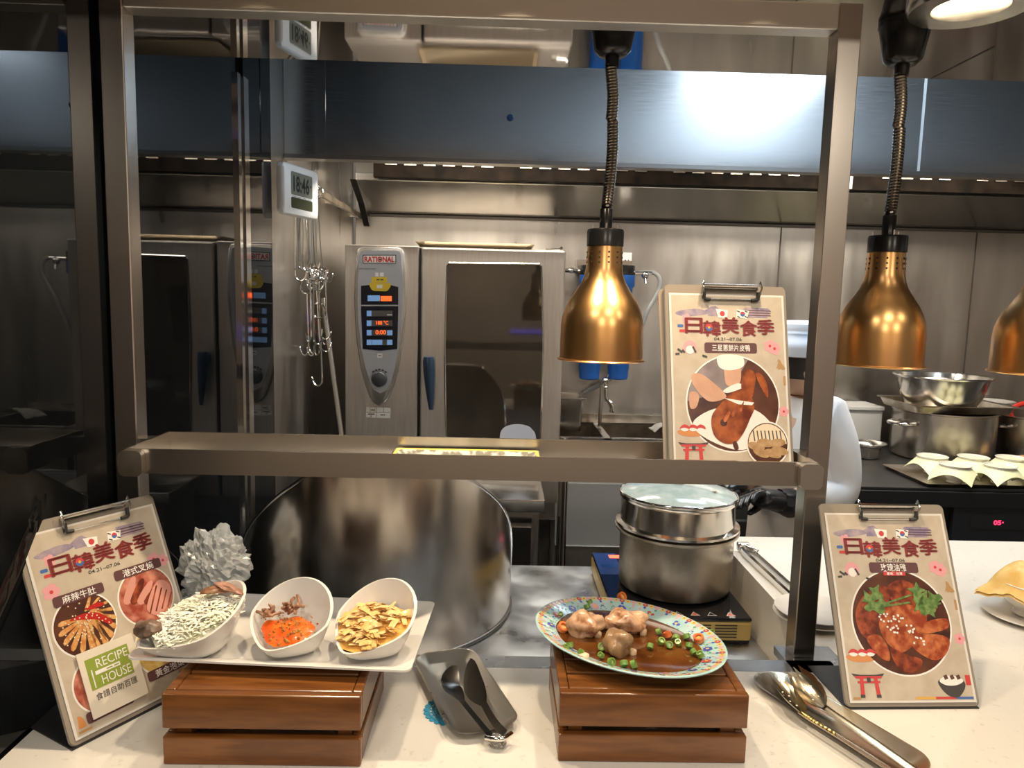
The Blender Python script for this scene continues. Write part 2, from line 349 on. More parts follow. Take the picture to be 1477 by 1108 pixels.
# ------------------------------------------------------------------ heat lamps
def lamp(x, y, zr, ncoil, label, sway):
    t = thing('heat_lamp', label, 'lamp', (x, y, zr), 0, 'copper heat lamps hanging over the pass')
    s = 0.00143
    prof = [(61.5, 0), (62.5, 1.2), (61.5, 2.6), (59, 3), (59, 20), (58.6, 48), (57, 62), (53, 74), (47, 86), (39, 98), (32, 109), (27.5, 120), (25.5, 132), (24.6, 160), (20, 160)]
    B().openlathe([(r*s, z*s) for r, z in prof] + [((r-1.6)*s, z*s) for r, z in prof[3:-1]][::-1] + [(60*s, 0.8*s), (61.5*s, 0)], 48).build('shade', COPPER, t, True)
    b = B()
    for k in range(12):
        for j in range(3):
            a = 2*pi*k/12+0.1; b.lathe([(0.0019, 0), (0.0019, 0.0012), (0, 0.0012)], 8, mx=Matrix.Rotation(a, 4, 'Z') @ Matrix.Translation((25.1*s, 0, (138+j*7)*s)) @ Matrix.Rotation(pi/2, 4, 'Y'))
    b.build('vent_hole', MATTE, t, True)
    B().lathe([(24*s, 160*s), (26*s, 161*s), (26*s, 181*s), (25*s, 184*s), (9*s, 185*s), (9*s, 212*s), (8*s, 213*s), (0, 213*s)], 32).build('cap', BLACK, t, True)
    b = B()
    for k in range(3): b.lathe([(0.0016, 0), (0.0016, 0.010), (0, 0.010)], 8, (20*s*cos(k*2.1+.4), 20*s*sin(k*2.1+.4), 184*s))
    b.build('terminal_screw', CHROME, t, True)
    B().lathe([(0.012, 34*s), (0.026, 50*s), (0.03, 80*s), (0.018, 110*s), (0.014, 130*s)], 20).build('bulb', mat('bulb_glass', (0.7, 0.25, 0.08), 0.1, emit=(1, 0.5, 0.2), estr=0.6), t, True)
    z0, z1 = 0.305, ZS-0.097-zr
    def ctr(u): return V((sway*sin(u*pi*1.15)*0.5+0.010*sway/abs(sway)*sin(u*9)*(u > 0.62)*(1-u)*1.2, 0, z0+(z1-z0)*u))
    path = []; n = ncoil*9
    for i in range(n+1):
        u = i/n; a = 2*pi*ncoil*u; c = ctr(u); path.append((c.x+0.0086*cos(a), c.y+0.0086*sin(a), c.z))
    cb = B().tube(path, 0.0036, 6).build('coiled_cord', mat('coil', (0.20, 0.18, 0.16), 0.25, 1.0), t, True)
    B().tube([ctr(k/24) for k in range(25)], 0.0050, 8).build('inner_cord', BLACK, cb, True)
    h = ZS-zr
    B().lathe([(0.013, h-0.103), (0.014, h-0.085), (0.014, h-0.083), (0.026, h-0.082), (0.036, h-0.072), (0.041, h-0.045), (0.047, h-0.012), (0.049, h-0.010), (0.049, h), (0.0, h)], 36).build('ceiling_mount', BLACK, t, True)
    return t
lamp(0.2095, 1.5, 1.478, 48, 'copper heat lamp hanging in front of the oven and water filters, inside the gantry', 0.014)
lamp(0.783, 1.5, 1.480, 46, 'copper heat lamp hanging just right of the right gantry post', 0.012)
lamp(1.075, 1.44, 1.476, 46, 'copper heat lamp cut by the right edge, above the far stock pot', 0.012)

# recessed light in the soffit
p = aZ(1402, -12, ZS)
t = thing('downlight', 'round recessed downlight with a metal ring in the polished soffit', 'downlight', (p.x, p.y, ZS-0.03))
B().openlathe([(0.062, 0.002), (0.098, 0.0), (0.103, 0.010), (0.103, 0.029)], 40).openlathe([(0.062, 0.002), (0.058, 0.028)], 40).build('ring', PAN, t, True)
B().lathe([(0.058, 0.016), (0.058, 0.024), (0, 0.024)], 32).build('diffuser', mat('lamp_diffuser', (0.9, 0.8, 0.6), 0.5, emit=(1.0, 0.80, 0.52), estr=3.5), t, True)
# ------------------------------------------------------------------ clipboards with menus
C_TITLE = mat('ink_title', (0.22, 0.030, 0.028), 0.4); C_BAR = mat('ink_bar', (0.11, 0.045, 0.045), 0.4); C_TXT = mat('ink_dark', (0.06, 0.05, 0.05), 0.4)
C_PURP = mat('ink_purple', (0.20, 0.17, 0.27), 0.4, col2=(0.40, 0.31, 0.33), vscale=60); C_WHITE = mat('ink_white', (0.80, 0.76, 0.70), 0.4)
C_RED = mat('ink_red', (0.55, 0.05, 0.05), 0.4); C_BLUE = mat('ink_blue', (0.06, 0.13, 0.36), 0.4); C_PINK = mat('ink_pink', (0.72, 0.33, 0.35), 0.4)
C_YEL = mat('ink_yellow', (0.65, 0.36, 0.07), 0.4); C_TAN = mat('ink_tan', (0.42, 0.24, 0.10), 0.4); C_GREEN = mat('ink_lime', (0.25, 0.32, 0.045), 0.4)
C_ORNG = mat('ink_orange', (0.60, 0.24, 0.08), 0.4)
F_CHK = mat('print_roast', (0.11, 0.018, 0.008), 0.3, col2=(0.36, 0.075, 0.028), vscale=60, lo=.4, hi=.62); F_CHK2 = mat('print_roast_light', (0.27, 0.042, 0.014), 0.3, col2=(0.55, 0.17, 0.06), vscale=75, lo=.4, hi=.65)
F_DK = mat('print_dark', (0.05, 0.016, 0.012), 0.3, col2=(0.12, 0.04, 0.02), vscale=25); F_LEAF = mat('print_leaf', (0.05, 0.12, 0.02), 0.4, col2=(0.20, 0.30, 0.09), vscale=110)
F_TRIPE = mat('print_tripe', (0.55, 0.20, 0.05), 0.3, col2=(0.72, 0.42, 0.16), vscale=120); F_CHILI = mat('print_chili', (0.45, 0.02, 0.015), 0.3)
F_PORK = mat('print_pork', (0.30, 0.05, 0.03), 0.3, col2=(0.60, 0.24, 0.16), vscale=60); F_PINK = mat('print_ham', (0.62, 0.28, 0.22), 0.3)
F_SKIN = mat('print_skin', (0.55, 0.30, 0.20), 0.4, col2=(0.62, 0.36, 0.25), vscale=30); F_GREY = mat('print_grey', (0.20, 0.16, 0.16), 0.4, col2=(0.34, 0.27, 0.27), vscale=18)
F_DUCK = mat('print_duck', (0.13, 0.022, 0.008), 0.25, col2=(0.40, 0.105, 0.03), vscale=38, lo=.38, hi=.66); F_ROLL = mat('print_roll', (0.34, 0.19, 0.08), 0.4, col2=(0.50, 0.32, 0.16), vscale=70)
F_SES = mat('print_sesame', (0.75, 0.62, 0.45), 0.4); F_KIM = mat('print_kimchi', (0.55, 0.33, 0.08), 0.4, col2=(0.72, 0.55, 0.2), vscale=70)
PRINT = [PAPERW, PAPERC, C_TITLE, C_BAR, C_TXT, C_PURP, C_WHITE, C_RED, C_BLUE, C_PINK, C_YEL, C_TAN, C_GREEN, C_ORNG, F_CHK, F_CHK2, F_DK, F_LEAF, F_TRIPE, F_CHILI, F_PORK, F_PINK, F_SKIN, F_GREY, F_DUCK, F_ROLL, F_SES, F_KIM]
PI_ = {m.name: i for i, m in enumerate(PRINT)}
class Sheet:
    """flat printing on a tilted page: s right 0..1, t down 0..1 of the page"""
    def __init__(s, fr, u0, v0, w, h, d): s.fr = fr; s.u0 = u0; s.v0 = v0; s.w = w; s.h = h; s.d = d; s.b = B()
    def pt(s, a, t, d): return s.fr(s.u0+a*s.w, s.v0+(1-t)*s.h, s.d+d*0.00022)
    def poly(s, pts, m, d=1): s.b.add([s.pt(a, t, d) for a, t in pts], [tuple(range(len(pts)))], PI_[m]); return s
    def disc(s, a, t, r, m, d=1, ry=None, n=28, rot=0):
        k = s.w/s.h; ry = r if ry is None else ry; c, q = cos(rot), sin(rot)
        return s.poly([(a+r*cos(2*pi*i/n)*c-ry*sin(2*pi*i/n)*q, t+(r*cos(2*pi*i/n)*q+ry*sin(2*pi*i/n)*c)*k) for i in range(n)], m, d)
    def blob(s, pts, m, d=1, n=5): return s.poly([(p.x, p.y) for p in spline([(a, t, 0) for a, t in pts], n, True)], m, d)
    def rr(s, a0, a1, t0, t1, r, m, d=1):
        k = s.w/s.h; return s.poly([(a, t*k) for a, t in rrect(a0, a1, t0/k, t1/k, r)], m, d)
    def text(s, body, a, t, hgt, m, d=2, wid=None, off=0.012, rot=0):
        vs, fs, ww = text_geo(body, off); k = s.w/s.h; sc = hgt; sx = (wid/ww if wid else hgt); c, q = cos(rot), sin(rot); P = []
        for x, y in vs:
            X = (x-ww/2)*sx; Y = -(y-0.5)*sc; P.append(s.pt(a+X*c-Y*q, t+(X*q+Y*c)*k, d))
        s.b.add(P, fs, PI_[m]); return s
    def line(s, a0, t0, a1, t1, wd, m, d=2):
        k = s.w/s.h; v = V((a1-a0, (t1-t0)/k)); v.normalize(); n = V((-v.y, v.x))*wd/2
        return s.poly([(a0+n.x, t0+n.y*k), (a1+n.x, t1+n.y*k), (a1-n.x, t1-n.y*k), (a0-n.x, t0-n.y*k)], m, d)
    def part(s, name, parent): o = s.b.build(name, PRINT, parent, True); s.b = B(); return o
    def sheetpage(s, parent, name='menu_sheet'):
        b = B(); c = [s.fr(s.u0+a*s.w, s.v0+(1-t)*s.h, s.d+e) for e in (-0.0006, 0.0) for a, t in ((0, 0), (1, 0), (1, 1), (0, 1))]
        b.add(c, [(0, 1, 2, 3), (7, 6, 5, 4), (0, 4, 5, 1), (1, 5, 6, 2), (2, 6, 7, 3), (3, 7, 4, 0)], 0)
        m = 0.018; b.add([s.pt(a, t, 0.5) for a, t in ((m, m*0.6), (1-m, m*0.6), (1-m, 1-m*0.6), (m, 1-m*0.6))], [(0, 1, 2, 3)], 1)
        return b.build(name, PRINT, parent, True)
def flower(sh, a, t, r, m='ink_pink'):
    for k in range(5): sh.disc(a+r*0.62*cos(k*1.257), t+r*0.62*0.69*sin(k*1.257), r*0.5, m, 1+k*0.15, n=10)
    sh.disc(a, t, r*0.25, 'ink_red', 2, n=8)
def header(sh, par):
    sh.blob([(0.05, .115), (.12, .098), (.24, .09), (.31, .10), (.33, .115), (.27, .127), (.18, .135), (.09, .132)], 'ink_purple', 1)
    sh.part('cloud_print', par)
    sh.poly([(.30, .10), (.36, .075), (.40, .07), (.45, .10), (.43, .105), (.43, .13), (.33, .13), (.33, .105)], 'ink_purple', 1.2)
    sh.part('roof_print', par)
    sh.poly([(.62, .10), (.66, .075), (.86, .078), (.89, .10), (.86, .10), (.88, .122), (.85, .122), (.85, .135), (.66, .135), (.66, .105)], 'ink_purple', 1.2)
    for k in range(3): sh.line(.66, .092+k*.014, .88, .094+k*.014, .008, 'ink_bar', 1.6)
    sh.part('sky_print', par)
    sh.poly([(.40, .088), (.505, .095), (.495, .142), (.42, .138)], 'ink_white', 2); sh.disc(.455, .115, .022, 'ink_red', 3, n=16)
    sh.part('flag_print', par)
    sh.poly([(.585, .088), (.69, .095), (.67, .142), (.575, .138)], 'ink_white', 2); sh.disc(.632, .115, .021, 'ink_blue', 3, n=16)
    sh.poly([(.632+.021*cos(x*pi/8), .115-.021*.69*sin(x*pi/8)) for x in range(9)], 'ink_red', 3.4)
    for a, t in ((.597, .1), (.665, .1), (.597, .132), (.663, .132)): sh.line(a-.012, t-.004, a+.012, t+.004, .009, 'ink_dark', 3)
    sh.part('flag_print', par)
    for ch, a, t, hh in (('日', .205, .188, .125), ('韓', .36, .203, .125), ('美', .52, .183, .135), ('食', .680, .199, .128), ('季', .83, .19, .125)):
        for q in ((0, 0), (.006, 0), (-.006, 0), (0, .003), (0, -.003)): sh.text(ch, a+q[0], t+q[1], hh, 'ink_title', 3+abs(q[0])*20+q[1]*30, wid=.145, off=0)
    sh.disc(.335, .198, .030, 'ink_blue', 4, n=16); sh.poly([(.335+.030*cos(x*pi/8), .198-.030*.69*sin(x*pi/8)) for x in range(9)], 'ink_red', 4.4); sh.disc(.335, .198, .011, 'ink_yellow', 5, n=10)
    sh.part('title_lettering', par); flower(sh, .145, .15, .04); sh.part('blossom_print', par)
    sh.rr(.065, .115, .183, .20, .008, 'ink_blue', 1.5); sh.part('mark_print', par); sh.rr(.08, .13, .212, .228, .008, 'ink_red', 1.5); sh.part('mark_print', par)
    sh.text('04.21~07.06', .495, .2635, .026, 'ink_dark', 3, wid=.24, off=.012); sh.part('date_lettering', par)
def side_deco(sh, par, crane=True):
    if crane:
        sh.disc(.165, .315, .058, 'ink_pink', 1); sh.disc(.165, .33, .035, 'ink_white', 2)
        for a0, t0, a1, t1 in ((.19, .31, .215, .345), (.06, .325, .1, .345), (.04, .355, .075, .352), (.1, .33, .12, .345), (.27, .36, .31, .37)): sh.line(a0, t0, a1, t1, .016, 'ink_dark', 3)
    if crane: sh.part('crane_print', par)
    flower(sh, .86, .30, .05); sh.part('blossom_print', par); flower(sh, .90, .315, .05); sh.part('blossom_print', par); flower(sh, .955, .68, .042); sh.part('blossom_print', par)
    for k in range(5): sh.blob([(.93, .375), (.955, .40), (.95+.018*(k-2), .43+.006*(k % 2)), (.935+.014*(k-2), .432), (.925, .40)], 'ink_tan', 1+k*.2, 3)
    sh.part('ginseng_print', par); sh.rr(.965, .985, .475, .53, .004, 'ink_tan', 1); sh.part('mark_print', par)
def torii(sh, par, a, t):
    sh.poly([(a-.13, t-.05), (a-.06, t-.043), (a+.06, t-.043), (a+.13, t-.05), (a+.115, t-.036), (a-.115, t-.036)], 'ink_dark', 2)
    sh.poly([(a-.11, t-.037), (a+.11, t-.037), (a+.10, t-.025), (a-.10, t-.025)], 'ink_red', 3)
    sh.poly([(a-.09, t-.012), (a+.09, t-.012), (a+.09, t-.002), (a-.09, t-.002)], 'ink_red', 3)
    for x in (-.055, .055): sh.poly([(a+x-.014, t-.03), (a+x+.014, t-.03), (a+x*1.15+.016, t+.068), (a+x*1.15-.016, t+.068)], 'ink_red', 3.5); sh.poly([(a+x*1.15-.018, t+.055), (a+x*1.15+.018, t+.055), (a+x*1.15+.018, t+.07), (a+x*1.15-.018, t+.07)], 'ink_dark', 4)
    sh.poly([(a-.014, t-.03), (a+.014, t-.03), (a+.014, t-.006), (a-.014, t-.006)], 'ink_dark', 4.5); sh.part('gate_print', par)
def sushi(sh, par, a, t):
    sh.blob([(a-.12, t+.002), (a, t-.012), (a+.12, t-.002), (a+.09, t+.026), (a, t+.034), (a-.09, t+.026)], 'ink_orange', 1.5)
    for x in (-.06, .01, .075): sh.disc(a+x, t-.012, .036, 'ink_white', 2+x, ry=.024); sh.blob([(a+x-.045, t-.012), (a+x-.01, t-.034), (a+x+.03, t-.026), (a+x+.04, t-.008), (a+x, t-.016)], 'ink_red', 3+x, 3)
    sh.part('sushi_print', par)
def riceroll(sh, par):
    sh.blob([(.72, .895), (.79, .875), (.88, .878), (.93, .9), (.92, .935), (.86, .975), (.79, .968), (.74, .935)], 'ink_dark', 2); sh.blob([(.73, .893), (.79, .868), (.88, .872), (.92, .895), (.86, .915), (.78, .915)], 'ink_white', 3)
    for k in range(3): sh.line(.78+k*.05, .865, .79+k*.05, .885, .03, 'ink_bar', 4+k*.2)
    sh.part('rice_bowl_print', par)
    sh.poly([(.94, .865), (1.0-.02, .865), (1.0-.02, .915), (.94, .915)], 'ink_red', 1.5); sh.part('red_print', par)
def colorbar(sh, par):
    for a0, a1, m in ((.52, .68, 'ink_yellow'), (.68, .84, 'ink_red'), (.84, .98, 'ink_blue')): sh.poly([(a0, .972), (a1, .972), (a1, .984), (a0, .984)], m, 1.5)
    sh.part('colour_print', par); sh.rr(.03, .09, .972, .985, .003, 'ink_tan', 1.5); sh.part('mark_print', par)
def clipboard(loc, yaw, tilt, w, h, label, base=True, back=False):
    loc = (loc[0], loc[1], loc[2]+.0016); t = thing('clipboard_stand', label, 'menu stand', loc, yaw, 'clipboard menu stands')
    def fr(u, v, d): return V((u, v*sin(tilt)-d*cos(tilt), v*cos(tilt)+d*sin(tilt)))
    def slab(pts, d0, d1, mi=0):
        n = len(pts); b = B(); b.add([fr(u, v, d0) for u, v in pts]+[fr(u, v, d1) for u, v in pts], [tuple(range(n)), tuple(range(2*n-1, n-1, -1))]+[(i, n+i, n+(i+1) % n, (i+1) % n) for i in range(n)], mi); return b
    slab(rrect(0, w, 0.002, h, 0.010), -0.0055, -0.0028).build('board', mat('grey_board', (0.20, 0.18, 0.16), 0.3, col2=(0.24, 0.22, 0.19), vscale=9), t, True)
    slab(rrect(0.001, w-0.001, 0.003, h-0.001, 0.010), -0.0026, -0.0016).build('clear_cover', ACRYL, t, True)
    sh = Sheet(fr, 0.008, 0.009, w-0.014, h-0.026, 0.0)
    page = sh.sheetpage(t)
    cx = w*0.53; cw = 0.052
    cl = slab([(cx-cw, h-0.010), (cx+cw, h-0.010), (cx+cw, h-0.003), (cx-cw, h-0.003)], 0.0, 0.005).build('clip', CHROME, t, True)
    b = B()
    for sg in (-1, 1):
        x = cx+sg*(cw-0.002)
        b.tube([fr(x, h-0.006, 0.006), fr(x+sg*0.004, h+0.004, 0.013), fr(x+sg*0.005, h-0.008, 0.014), fr(x+sg*0.003, h-0.020, 0.008), fr(x, h-0.030, 0.004)], 0.0017, 6)
    b.tube([fr(cx-cw, h-0.028, 0.0035), fr(cx+cw, h-0.028, 0.0035)], 0.0012, 6); b.tube([fr(cx-cw-.002, h-0.004, 0.012), fr(cx+cw+.002, h-0.004, 0.012)], 0.0028, 8)
    b.build('wire', CHROME, cl, True)
    for sg in (-1, 1):
        x = cx+sg*(cw-0.001)
        b = B().tube([fr(x, h-0.014, 0.008), fr(x, h-0.028, 0.0045)], 0.0034, 8); b.tube([fr(x, h-0.0275, 0.0045), fr(x-sg*0.012, h-0.0285, 0.004)], 0.0032, 8); b.build('rubber_tip', RUBBER, cl, True)
    if base:
        b = B().box(0.0, w-0.004, 0.0, 0.142, -0.0012, 0.0008); b.add([fr(u, v, d) for d in (-0.0085, -0.0065) for u, v in ((0.004, 0.0), (w-0.004, 0.0), (w-0.004, h*0.8), (0.004, h*0.8))], [(0, 1, 2, 3), (7, 6, 5, 4), (0, 4, 5, 1), (1, 5, 6, 2), (2, 6, 7, 3), (3, 7, 4, 0)])
        b.build('base_plate', mat('stand_metal', (0.035, 0.035, 0.038), 0.42, 0.4), t, True)
    if back:
        slab(rrect(-0.007, w-0.012, 0.002, h-0.006, 0.010), -0.0125, -0.0095).build('rear_board', ACRYL, t, True)
    return t, sh, page, fr
# right: soy chicken
t, sh, pg, fr = clipboard((0.585, 1.130, ZC), radians(2.0), radians(25.5), 0.231, 0.339, 'clipboard menu picturing glazed red chicken with green leaves, standing at the right on the counter')
header(sh, pg); side_deco(sh, pg)
sh.rr(.31, .715, .275, .333, .02, 'ink_bar', 2); sh.text('玫瑰油雞', .51, .303, .062, 'ink_white', 3, wid=.21, off=.008); sh.rr(.42, .60, .325, .347, .006, 'ink_red', 4); sh.text('產地：台灣', .51, .336, .026, 'ink_white', 5, wid=.13); sh.part('caption_lettering', pg)
sh.disc(.505, .592, .405, 'ink_white', 1, n=56); sh.disc(.505, .592, .392, 'print_dark', 1.6, n=56)
sh.blob([(.14, .55), (.22, .46), (.35, .40), (.44, .42), (.42, .5), (.33, .6), (.24, .68), (.16, .65)], 'print_roast', 2)
sh.blob([(.42, .42), (.55, .37), (.72, .42), (.82, .5), (.75, .56), (.6, .55), (.48, .5)], 'print_roast', 2.3)
sh.blob([(.32, .6), (.42, .5), (.58, .5), (.72, .56), (.62, .68), (.47, .75), (.36, .7)], 'print_roast_light', 2.8)
sh.blob([(.60, .64), (.72, .59), (.87, .575), (.88, .62), (.78, .645), (.66, .655)], 'print_roast_light', 3.2)
sh.blob([(.55, .70), (.64, .66), (.80, .66), (.87, .69), (.82, .76), (.72, .79), (.60, .75)], 'print_roast_light', 3.5)
sh.blob([(.20, .68), (.30, .66), (.36, .72), (.36, .79), (.28, .77)], 'print_roast_light', 3.7)
sh.blob([(.38, .73), (.5, .76), (.62, .79), (.55, .85), (.42, .83)], 'print_roast', 3.0)
rn = random.Random(3)
for (ca, ctt) in ((.47, .575), (.56, .63), (.42, .63), (.62, .69), (.36, .57)):
    for k in range(9): sh.disc(ca+rn.uniform(-.05, .05), ctt+rn.uniform(-.02, .02), .009, 'ink_white', 4+k*.1, n=6)
sh.part('dish_print', pg)
for (ca, ctt, q) in ((.27, .47, 0), (.33, .44, 1), (.36, .505, 2), (.29, .51, 3), (.72, .47, 1), (.67, .43, 2), (.8, .47, 0), (.74, .53, 3), (.68, .5, 1), (.78, .5, 2)):
    sh.blob([(ca+rr_*cos(k*.7+q), ctt+rr_*.69*sin(k*.7+q)) for k, rr_ in enumerate((.075, .04, .08, .035, .07, .04, .075, .03, .06))], 'print_leaf', 5+q*.15, 3)
for a0, t0, a1, t1 in ((.38, .50, .62, .45), (.4, .51, .60, .49)): sh.line(a0, t0, a1, t1, .014, 'print_leaf', 6)
sh.part('herb_print', pg); sushi(sh, pg, .14, .765); torii(sh, pg, .17, .905); riceroll(sh, pg); colorbar(sh, pg)
# left: four dishes and a small card
t, sh, pg, fr = clipboard((-0.598, 0.994, ZC), radians(59.5), radians(23.4), 0.228, 0.333, 'clipboard menu of several dishes at the left end of the counter')
header(sh, pg)
for q in ((.88, .30, .05), (.95, .32, .045), (.10, .30, .055)): flower(sh, *q); sh.part('blossom_print', pg)
def photo(a, t, r, bg, cap, ca, ctt, cw):
    sh.disc(a, t, r+.012, 'ink_white', 1, n=44); sh.disc(a, t, r, bg, 1.6, n=44)
    sh.rr(ca-cw/2, ca+cw/2, ctt-.026, ctt+.026, .018, 'ink_bar', 4.5); cap and sh.text(cap, ca, ctt, .056, 'ink_white', 6, wid=cw*.66, off=.008)
photo(.26, .505, .215, 'print_dark', '麻辣牛肚', .27, .355, .36)
for k in range(9): a = -1.3+k*.33; sh.blob([(.26+.06*cos(a), .47+.03*sin(a)), (.26+.19*cos(a)+.02, .505+.13*sin(a)), (.26+.2*cos(a+.16), .505+.135*sin(a+.16)), (.30+.05*cos(a), .45+.02*sin(a))], 'print_tripe', 2+k*.2, 3)
for k in range(6): a = 1.5+k*.38; sh.blob([(.27, .47), (.27+.18*cos(a), .505+.12*sin(a)), (.27+.18*cos(a+.22), .505+.12*sin(a+.22))], 'print_tripe', 2.2+k*.2, 3)
sh.blob([(.16, .46), (.26, .45), (.36, .47), (.44, .53), (.42, .545), (.34, .5), (.24, .475)], 'print_chili', 4.4); sh.blob([(.28, .43), (.38, .42), (.42, .44), (.34, .445)], 'print_chili', 4.6)
for k in range(70): q = rn.uniform(0, 6.28); rad = rn.uniform(0, .19); sh.disc(.26+rad*cos(q), .505+rad*.69*sin(q), .006, 'print_sesame', 5.2, n=5)
sh.part('dish_print', pg)
photo(.745, .475, .215, 'print_pork', '港式叉燒', .735, .325, .38)
for k in range(5): sh.blob([(.56+k*.05, .46+k*.012), (.66+k*.06, .36+k*.025), (.70+k*.06, .37+k*.025), (.61+k*.05, .48+k*.014)], 'print_roast' if k % 2 else 'print_ham', 2+k*.3, 3)
sh.blob([(.72, .53), (.85, .42), (.94, .45), (.93, .52), (.84, .585), (.76, .585)], 'print_ham', 4)
for k in range(4): sh.line(.73+k*.05, .57, .84+k*.035, .44+k*.02, .012, 'print_roast', 4.3)
sh.part('dish_print', pg)
photo(.27, .795, .20, 'print_pork', '', .27, .93, .34); sh.part('dish_print', pg)
photo(.745, .75, .20, 'print_kimchi', '黃金泡菜', .76, .875, .36); sh.part('dish_print', pg)
for k in range(4): sh.blob([(.05, .9), (.075, .915), (.07+.014*(k-1.5), .955), (.055+.012*(k-1.5), .955), (.045, .92)], 'ink_orange', 1+k*.2, 3)
sh.part('ginseng_print', pg); sh.rr(.03, .12, .968, .98, .003, 'ink_tan', 1.5); sh.part('mark_print', pg); sh.rr(.82, .93, .905, .925, .003, 'ink_tan', 1.5); sh.part('mark_print', pg)
lt, lfr = t, fr
# small tent card in front of the left menu
MW = wmat(lt)
c0 = MW @ lfr(0.012, 0.047, 0.006); 
cardt = thing('name_card', 'small white card with a green square logo leaning on the left clipboard', 'card', tuple(MW @ lfr(0.036, 0.026, 0.004)), radians(59.5))
ct2 = radians(23.4)
def cfr(u, v, d): return V((u, v*sin(ct2)-d*cos(ct2), v*cos(ct2)+d*sin(ct2)))
csh = Sheet(cfr, 0.0, 0.0, 0.088, 0.098, 0.0015)
b = B(); cc = [cfr(u, v, d) for d in (0.0002, 0.0014) for u, v in ((0, 0), (0.088, 0), (0.088, 0.098), (0, 0.098))]
b.add(cc, [(0, 1, 2, 3), (7, 6, 5, 4), (0, 4, 5, 1), (1, 5, 6, 2), (2, 6, 7, 3), (3, 7, 4, 0)]); b.build('card_sheet', mat('card_paper', (0.72, 0.64, 0.52), 0.4), cardt, True)
csh.poly([(.10, .13), (.86, .13), (.86, .60), (.10, .60)], 'ink_lime', 1)
csh.text('RECIPE', .55, .24, .15, 'ink_white', 2, wid=.56, off=.0); csh.poly([(.22, .34), (.66, .34), (.66, .40), (.22, .40)], 'ink_white', 2); csh.line(.42, .37, .52, .37, .02, 'ink_lime', 3); csh.line(.55, .37, .64, .37, .02, 'ink_lime', 3)
csh.text('HOUSE', .56, .50, .15, 'ink_white', 2, wid=.52, off=.0); csh.line(.17, .30, .17, .58, .02, 'ink_white', 2); csh.part('logo', cardt)
csh.text('食譜自助百匯', .5, .71, .12, 'ink_dark', 2, wid=.74, off=0); csh.part('name_lettering', cardt)
# on the gantry shelf: duck
t, sh, pg, fr = clipboard((0.303, 1.250, 1.3015), radians(6.0), radians(13.5), 0.231, 0.339, 'clipboard menu picturing a carved roast duck, standing in the gantry shelf', base=False, back=True)
header(sh, pg); side_deco(sh, pg)
sh.rr(.29, .745, .285, .345, .02, 'ink_bar', 2); sh.text('三星蔥餅片皮鴨', .52, .315, .056, 'ink_white', 3, wid=.33, off=.008); sh.part('caption_lettering', pg)
sh.disc(.52, .635, .405, 'ink_white', 1, n=56); sh.disc(.52, .635, .392, 'print_dark', 1.5, n=56)
sh.poly([(.52+.39*cos(k*.1), .635-.39*.69*sin(k*.1)) for k in range(12, 32)]+[(.5, .56)], 'print_grey', 1.8)
sh.blob([(.2, .72), (.4, .66), (.7, .67), (.86, .78), (.75, .86), (.55, .9), (.32, .85), (.18, .78)], 'ink_white', 2)
sh.blob([(.43, .37), (.6, .37), (.6, .43), (.58, .52), (.47, .53), (.45, .44)], 'print_skin', 2.4); sh.blob([(.41, .36), (.6, .36), (.62, .42), (.5, .445), (.41, .425)], 'ink_white', 2.6)
sh.blob([(.18, .47), (.26, .47), (.36, .52), (.44, .57), (.46, .6), (.4, .62), (.32, .625), (.26, .6), (.2, .55), (.17, .51)], 'print_skin', 3)
sh.blob([(.15, .58), (.2, .57), (.23, .6), (.2, .66), (.15, .66)], 'print_skin', 2.8)
sh.blob([(.44, .56), (.56, .52), (.62, .54), (.48, .575)], 'ink_white', 3.2)
sh.blob([(.33, .71), (.42, .63), (.52, .57), (.62, .56), (.68, .6), (.7, .66), (.66, .72), (.6, .8), (.52, .86), (.42, .86), (.34, .81)], 'print_duck', 3.6)
sh.blob([(.6, .57), (.6, .5), (.63, .45), (.68, .44), (.72, .47), (.71, .54), (.68, .6)], 'print_duck', 3.9); sh.blob([(.72, .46), (.78, .47), (.82, .53), (.82, .6), (.77, .55)], 'print_duck', 3.4)
sh.poly([(.44, .605), (.7, .63), (.68, .645), (.56, .64)], 'ink_white', 4.4); sh.disc(.43, .745, .03, 'print_dark', 4.4); sh.blob([(.5, .86), (.53, .85), (.55, .89), (.52, .9)], 'print_dark', 4.4)
for k in range(3): sh.blob([(.43+k*.07, .73-k*.03), (.47+k*.07, .68-k*.03), (.49+k*.06, .69-k*.03), (.45+k*.07, .74-k*.03)], 'print_roast_light', 4.5+k*.1, 3)
sh.part('dish_print', pg)
sh.disc(.80, .865, .185, 'ink_white', 5, n=40); sh.disc(.80, .865, .172, 'print_dark', 5.4, n=40); sh.poly([(.80+.165*cos(k*.26), .865-.165*.69*sin(k*.26)) for k in range(13)], 'print_sesame', 5.7)
for k in range(8): sh.line(.68+k*.033, .79, .69+k*.033, .85, .010, 'ink_dark', 6)
for k, (a, tt, q) in enumerate(((.70, .88, .25), (.78, .86, .15), (.88, .86, -.1), (.74, .915, .4), (.84, .92, .3), (.9, .905, .2))): sh.disc(a, tt, .075, 'print_roll', 6.3+k*.15, ry=.034, rot=q, n=20)
sh.part('side_dish_print', pg); sushi(sh, pg, .16, .79); torii(sh, pg, .17, .905); colorbar(sh, pg)
